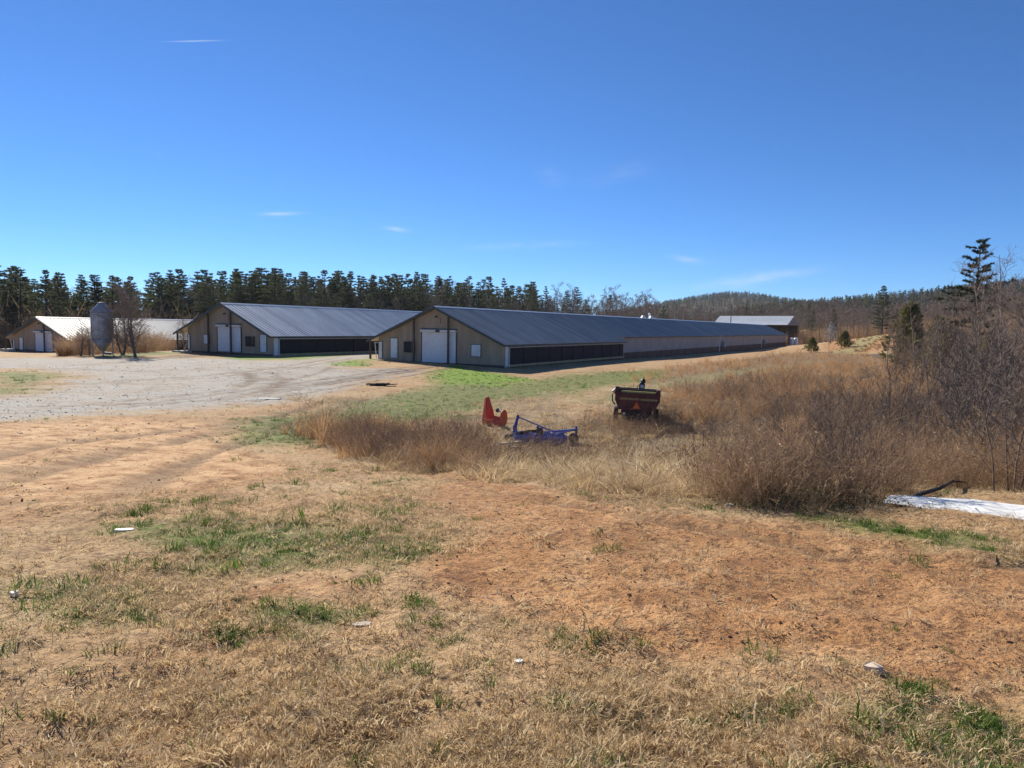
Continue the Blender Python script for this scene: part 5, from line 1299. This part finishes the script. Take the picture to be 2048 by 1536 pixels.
# understory of the wood
def lt(l, t): return (PP[0] * l + AX[0] * t, PP[1] * l + AX[1] * t)
VU = variants('understory', [weed_clump(440 + i, 12, 1.0, .35, .0065, 1.0) for i in range(4)], MT['weed'])
strip('wood_understory', 7000, None, VU, 2.5, 8.0, 'leafless undergrowth between the trunks of the wood', 'undergrowth', poly_w=[lt(-135, 20), lt(-135, 320), lt(-200, 320), lt(-200, 20)])
w2 = [at(1130, 660, 270)[:2], at(2150, 660, 200)[:2], at(2150, 660, 290)[:2], at(1130, 660, 380)[:2]]
strip('far_understory', 4200, None, VU, 2.0, 5.5, 'leafless undergrowth of the wood past the barns', 'undergrowth', poly_w=w2)
w3 = [at(1800, 660, 120)[:2], at(1900, 660, 62)[:2], at(2160, 660, 30)[:2], at(2250, 660, 60)[:2], at(2150, 660, 190)[:2], at(1850, 660, 190)[:2]]
VT = variants('thicket', [weed_clump(460 + i, 26, 1.0, .4, .0055, 1.4) for i in range(4)], MT['weed'])
def notrack(o): return o
strip('thicket_brush', 4600, None, VT, 1.2, 3.4, 'tangled leafless thicket on the right-hand slope', 'thicket', poly_w=w3)
VB = variants('orange_bank', [blades(480 + i, 110, .95, .40, .007, .6, 3, .0) for i in range(3)], MT['dryshrub'])
strip('bank_grass', 700, [(1655, 706), (1690, 688), (1725, 668), (1790, 665), (1800, 672), (1770, 700), (1730, 706)], VB, .5, .9, 'orange dry grass on the bank beside the grassy track', 'grass')

# ------------------------------------------------------------------ far wooded hills
def hill(name, prof, Yd, depth, seed):
    """prof: px -> skyline y; a ridge standing at distance Yd"""
    xs = np.linspace(prof[0][0], prof[-1][0], 70); ys_ = np.interp(xs, [q[0] for q in prof], [q[1] for q in prof])
    rows = 14; vs = []
    for j in range(rows + 1):
        s = j / rows
        for i, (px_, py_) in enumerate(zip(xs, ys_)):
            P = at(px_, py_, Yd); zb = -14.0
            prof_h = math.sin(min(1, s * 2) * math.pi / 2) ** 1.3 if s <= .5 else math.cos((s - .5) * math.pi) ** .8
            y = Yd - depth * .5 + depth * s; x = P[0] * (1 + (y - Yd) / Yd * .5)
            vs.append((x, y, zb + (P[2] - 10 - zb) * max(prof_h, 0) + (float(fbm(np.array([x * .01]), np.array([y * .01]), seed)[0]) - .5) * 6 * prof_h))
    b = MB(); k = len(xs); b.add(vs, [(j * k + i, j * k + i + 1, (j + 1) * k + i + 1, (j + 1) * k + i) for j in range(rows) for i in range(k - 1)])
    o = b.build(name, MT['hillsoil'], None, smooth=True, fix=False); tag(o, kind='structure'); return o, np.array(vs).reshape(rows + 1, k, 3)
MT['hillsoil'] = mat('leaf_litter', (.085, .065, .05), .95, var=.3, scale=.05)
def fartree(seed, kind):
    r = random.Random(seed); mb = MB(); vv = []
    n_ = 70 if kind == 'p' else 60
    for i in range(n_):
        t = r.random(); a = r.uniform(0, 6.28)
        if kind == 'p': rr = 2.6 * (1 - t) ** .8 * r.uniform(.3, 1); z = 3 + 9 * t
        else: rr = 3.6 * math.sin(math.pi * (.15 + .8 * t)) * r.uniform(.2, 1); z = 2 + 9 * t
        p = Vector((math.cos(a) * rr, math.sin(a) * rr, z)); d = Vector((r.gauss(0, 1), r.gauss(0, 1), r.gauss(0, 1) + .4)).normalized()
        s = r.uniform(.8, 1.7) if kind == 'p' else r.uniform(1.2, 3.0); w_ = s * (.28 if kind == 'p' else .07)
        q = d.cross(Vector((r.gauss(0, 1), r.gauss(0, 1), r.gauss(0, 1)))).normalized() * w_
        mb.add([p - q, p + q, p + d * s], [(0, 1, 2)]); vv += [r.random()] * 3
    mb.tube([(0, 0, -1), (0, 0, 11)], [.22, .06], 4, cap=False); vv += [.0] * (len(mb.v) - len(vv))
    return mb, vv
MT['fartwig'] = plantmat('far_wood_twigs', [(0, (.10, .078, .066)), (1, (.17, .135, .115))], obj_var=.7)
VFP = variants('far_pine', [fartree(500 + i, 'p') for i in range(3)], MT['needle']); VFB = variants('far_bare', [fartree(510 + i, 'b') for i in range(3)], MT['fartwig'])
def forest(name, grid, n_, s0, s1, label, fp):
    rows, k, _ = grid.shape; i = RN.uniform(0, k - 1.01, n_); j = RN.uniform(0, rows * .62, n_); i0 = i.astype(int); j0 = j.astype(int); a = (i - i0)[:, None]; b_ = (j - j0)[:, None]
    P = grid[j0, i0] * (1 - a) * (1 - b_) + grid[j0, i0 + 1] * a * (1 - b_) + grid[j0 + 1, i0] * (1 - a) * b_ + grid[j0 + 1, i0 + 1] * a * b_
    pm = RN.uniform(0, 1, n_) < fp
    scatter(name + '_pines', P[pm], rots(pm.sum(), .03), RN.uniform(s0, s1, pm.sum()), VFP, label + ', evergreen part', 'forest')
    scatter(name + '_trees', P[~pm], rots((~pm).sum(), .03), RN.uniform(s0, s1, (~pm).sum()), VFB, label + ', leafless part', 'forest')
o, gA = hill('far_hill', [(1150, 640), (1250, 618), (1330, 604), (1390, 592), (1450, 584), (1500, 585), (1560, 596), (1640, 605), (1760, 618), (1900, 640)], 1350, 700, 5)
forest('far_hill_forest', gA, 5200, .8, 1.15, 'distant wooded hill on the skyline', .45)
o, gB_ = hill('near_hill', [(1380, 640), (1500, 612), (1600, 603), (1680, 596), (1760, 588), (1850, 580), (1950, 568), (2050, 560), (2200, 552), (2500, 545)], 620, 380, 6)
forest('near_hill_forest', gB_, 4200, .75, 1.1, 'wooded ridge rising to the right', .35)

# ------------------------------------------------------------------ thin winter haze
hz_m = bpy.data.materials.new('haze_air'); hz_m.use_nodes = True; hn_ = hz_m.node_tree; hn_.nodes.clear()
ho = hn_.nodes.new('ShaderNodeOutputMaterial'); pv = hn_.nodes.new('ShaderNodeVolumePrincipled')
pv.inputs['Color'].default_value = (.86, .92, 1, 1); pv.inputs['Density'].default_value = 0.00006; pv.inputs['Anisotropy'].default_value = .2
hn_.links.new(pv.outputs[0], ho.inputs['Volume'])
b = MB(); b.box(gx[0] - 30, gx[-1] + 30, gy[0] - 30, gy[-1] + 30, float(Z2.min()) - 1.5, 160)
tag(b.build('haze', hz_m, None), 'thin pale haze over the whole farm', 'haze', kind='stuff')
